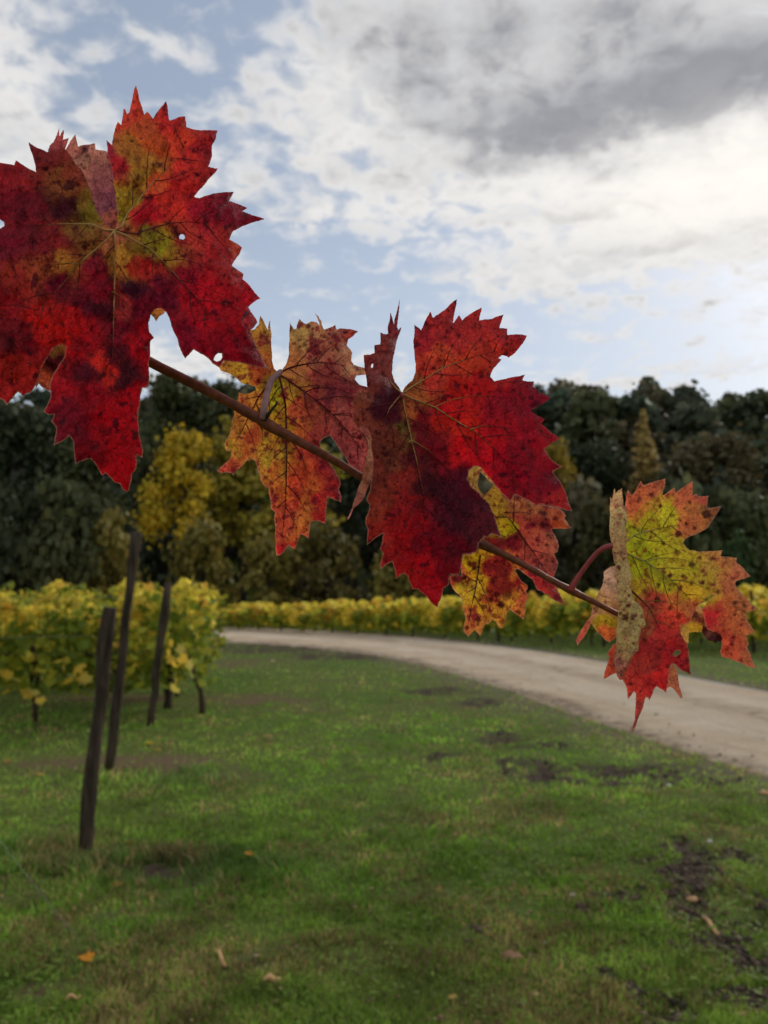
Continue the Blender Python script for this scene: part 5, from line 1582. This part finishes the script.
def stick(px, py, px2, py2, r, lab, mat, nm='stick'):
    x, y = map(float, ground(px, py)); x2, y2 = map(float, ground(px2, py2))
    z = float(gz_at(np.array([x]), np.array([y]))[0]) + .025
    n_ = 6
    pts = [((x2 - x) * i / n_, (y2 - y) * i / n_, .012 * math.sin(i)) for i in range(n_ + 1)]
    v, f = tube_geo(pts, [r * (.7 + .4 * math.sin(math.pi * (i + .6) / (n_ + 1.2))) for i in range(n_ + 1)], 6, .2)
    o = link(nm, mesh(nm, v, f), mat); o.location = (x, y, z)
    tag(o, lab, 'stick', 'dry sticks on the grass')


stick(703, 925, 720, 941, .009, 'straw coloured stick lying on the mud at the lower right', M_STRAW)
stick(264, 992, 280, 988, .010, 'pale tan stick on the grass at the lower left middle', M_STRAW)
stick(216, 960, 226, 974, .007, 'thin brown stick on the soil patch at the lower left', M_STRAW)
stick(66, 1010, 80, 1004, .006, 'thin tan stick at the bottom left corner', M_STRAW)


def clod(px, py, sx, sy, sz, lab, mat, nm, cat):
    x, y = map(float, ground(px, py))
    v, f = [], []
    nu, nv_ = 12, 7
    sd2 = random.random() * 50
    for j in range(nv_ + 1):
        th = math.pi * j / nv_
        for i in range(nu):
            ph = 2 * math.pi * i / nu
            p = Vector((math.sin(th) * math.cos(ph), math.sin(th) * math.sin(ph), math.cos(th)))
            k_ = 1 + .45 * mnoise.noise(p * 1.7 + Vector((sd2, 0, 0)))
            v.append((p.x * sx * k_, p.y * sy * k_, p.z * sz * k_))
    for j in range(nv_):
        for i in range(nu):
            f.append((j * nu + i, j * nu + (i + 1) % nu, (j + 1) * nu + (i + 1) % nu, (j + 1) * nu + i))
    o = link(nm, mesh(nm, v, f), mat)
    o.location = (x, y, float(gz_at(np.array([x]), np.array([y]))[0]) + sz * .5)
    tag(o, lab, cat)


clod(510, 957, .055, .035, .018, 'flat reddish tan clod of dry soil near the bottom middle', M_CLOD, 'soil_clod', 'clod')
clod(693, 901, .035, .02, .014, 'flat tan stone on the mud patch at the right', M_STRAW, 'stone', 'stone')
clod(710, 845, .018, .014, .012, 'tiny white stone on the upper mud patch at the right', M_PALE, 'stone', 'stone')
clod(573, 896, .018, .012, .010, 'tiny white stone on the grass left of the big mud patch', M_PALE, 'stone', 'stone')
clod(669, 787, .022, .016, .014, 'tiny white stone on the grass near the road', M_PALE, 'stone', 'stone')
clod(546, 943, .010, .009, .008, 'tiny white pebble above the reddish soil clod', M_PALE, 'stone', 'stone')
clod(742, 1015, .025, .014, .010, 'pale tan stone at the bottom right corner', M_STRAW, 'stone', 'stone')
clod(765, 795, .05, .03, .02, 'pale stone at the grassy road edge on the right', M_STRAW, 'stone', 'stone')

# ------------------------------------------------------------------ sky and sun
SUN_AZ, SUN_EL = 42, 30
w = bpy.data.worlds.new('World'); S.world = w; w.use_nodes = True
w.node_tree.nodes.clear()
t = NT(w.node_tree)
wo = t.node('ShaderNodeOutputWorld'); bgn = t.node('ShaderNodeBackground')
t.l.new(bgn.outputs[0], wo.inputs[0])
SKY_STR = 0.10
bgn.inputs['Strength'].default_value = SKY_STR
sky = t.node('ShaderNodeTexSky')
sky.sky_type = 'NISHITA'; sky.sun_disc = False
sky.sun_elevation = R(SUN_EL); sky.sun_rotation = R(SUN_AZ)
sky.air_density = 1.0; sky.dust_density = 1.2; sky.ozone_density = 1.5
tc = t.node('ShaderNodeTexCoord')
gen = tc.outputs['Generated']
sp = t.node('ShaderNodeSeparateXYZ'); t.l.new(gen, sp.inputs[0])
X, Yv, Zv = sp.outputs
az = t.math('MULTIPLY', t.math('ARCTAN2', X, Yv), 770.0)
el = t.math('MULTIPLY', t.math('ARCSINE', Zv), 770.0)
zc = t.math('ADD', t.math('MAXIMUM', Zv, 0.0), 0.16)
cx_ = t.math('DIVIDE', X, zc); cy_ = t.math('DIVIDE', Yv, zc)
cb = t.node('ShaderNodeCombineXYZ'); t.l.new(cx_, cb.inputs[0]); t.l.new(cy_, cb.inputs[1])
P = cb.outputs[0]
nbig = t.noise(P, 1.6, 5, .55, .3)
nmid = t.noise(P, 7.0, 6, .62, .2)
nfin = t.noise(P, 15.0, 4, .55, .35)
# warped direction for the blobs
nlow = t.noise(P, 3.2, 4, .55, .2)
wz = t.math('ADD', az, t.math('MULTIPLY', t.math('SUBTRACT', nlow, .5), 190.0))
we = t.math('ADD', el, t.math('MULTIPLY', t.math('SUBTRACT', nmid, .5), 70.0))


def blobs(lst):
    tot = None
    for px, py, rx, ry, wt in lst:
        d = ray(px, py); d = d / np.linalg.norm(d)
        a0 = math.atan2(d[0], d[1]) * 770; e0 = math.asin(d[2]) * 770
        ax = t.math('MULTIPLY', t.math('SUBTRACT', wz, a0), 1.0 / rx)
        ay = t.math('MULTIPLY', t.math('SUBTRACT', we, e0), 1.0 / ry)
        r2 = t.math('ADD', t.math('MULTIPLY', ax, ax), t.math('MULTIPLY', ay, ay))
        g = t.math('MULTIPLY', t.math('EXPONENT', t.math('MULTIPLY', r2, -1.0)), wt)
        tot = g if tot is None else t.math('ADD', tot, g)
    return tot


cover = blobs([(560, 30, 220, 110, .9), (380, 40, 130, 90, .42), (700, 140, 230, 120, 1.0), (420, 140, 120, 80, .42), (660, 248, 160, 26, .55), (330, 110, 60, 90, .22), (0, 110, 110, 60, .8), (110, 190, 130, 40, .35), (165, 45, 50, 14, .4),
               (315, 216, 60, 7, .55), (590, 339, 60, 6, .45), (300, 362, 200, 14, .35), (620, 380, 260, 10, .6), (470, 281, 50, 8, .35), (250, 90, 40, 30, .25), (570, 272, 60, 12, .4), (190, 365, 150, 22, .6), (0, 20, 60, 25, .4), (205, 165, 60, 30, .35)])
# the sky behind the camera: broken cloud
back = t.ramp(Yv, 0.25, -0.2, 0, .55)
cover = t.math('ADD', cover, back)
tex = t.math('ADD', t.math('MULTIPLY', t.math('SUBTRACT', nmid, .5), 1.2), t.math('MULTIPLY', t.math('SUBTRACT', nfin, .5), 1.9))
mask = t.ramp(t.math('ADD', cover, tex), 0.10, 0.85)
dark = blobs([(650, 95, 200, 34, .66), (480, 72, 130, 26, .40), (745, 60, 90, 40, .5), (500, 135, 80, 22, .35), (600, 130, 150, 28, .45), (440, 20, 160, 30, .4), (620, 15, 160, 26, .4), (690, 238, 130, 9, .55), (560, 215, 110, 8, .45), (470, 175, 90, 9, .35), (700, 200, 60, 6, .3), (600, 215, 60, 8, .3)])
dark = t.math('ADD', dark, t.math('ADD', t.math('MULTIPLY', t.math('SUBTRACT', nmid, .52), 1.5), t.math('MULTIPLY', t.math('SUBTRACT', nfin, .5), 1.9)))
glow = blobs([(790, 175, 190, 60, 1.0), (640, 200, 160, 36, .5), (420, 190, 120, 40, .25)])
cl = t.mix(t.math('MULTIPLY', t.ramp(dark, -.1, 1.1), t.math('MULTIPLY', mask, mask)), (7.6, 7.5, 7.4), (2.9, 2.95, 3.25))
cl = t.mix(t.ramp(nfin, .58, .34, 0, .55), cl, t.mix(1.0, cl, (.66, .69, .74), 'MULTIPLY'))
cl = t.mix(t.math('MULTIPLY', glow, .6, clamp=True), cl, (10.2, 9.7, 9.0))
blue = t.mix(1.0, sky.outputs[0], (1.0, 1.0, 1.0), 'MULTIPLY')
veil = t.mix(t.ramp(el, 450.0, 120.0, .38, .66), blue, (5.5, 6.1, 6.9))
skyc = t.mix(mask, veil, cl)
t.l.new(skyc, bgn.inputs['Color'])

sun_d = bpy.data.lights.new('sun', 'SUN'); sun = bpy.data.objects.new('sun', sun_d); COL.objects.link(sun)
sun_d.energy = 1.5; sun_d.angle = R(14); sun_d.color = (1.0, .93, .82)
sv = Vector((math.sin(R(SUN_AZ)) * math.cos(R(SUN_EL)), math.cos(R(SUN_AZ)) * math.cos(R(SUN_EL)), math.sin(R(SUN_EL))))
sun.rotation_euler = sv.to_track_quat('Z', 'Y').to_euler()
sun.location = (20, 20, 30)

S.view_settings.view_transform = 'Standard'
S.view_settings.look = 'None'
S.view_settings.exposure = 0.12
S.view_settings.gamma = 1.0
S.view_settings.use_curve_mapping = False
S.cycles.use_denoising = True
try: S.cycles.denoiser = 'OPENIMAGEDENOISE'
except Exception: pass
S.cycles.max_bounces = 6
S.cycles.transparent_max_bounces = 4
S.cycles.caustics_reflective = False
S.cycles.caustics_refractive = False
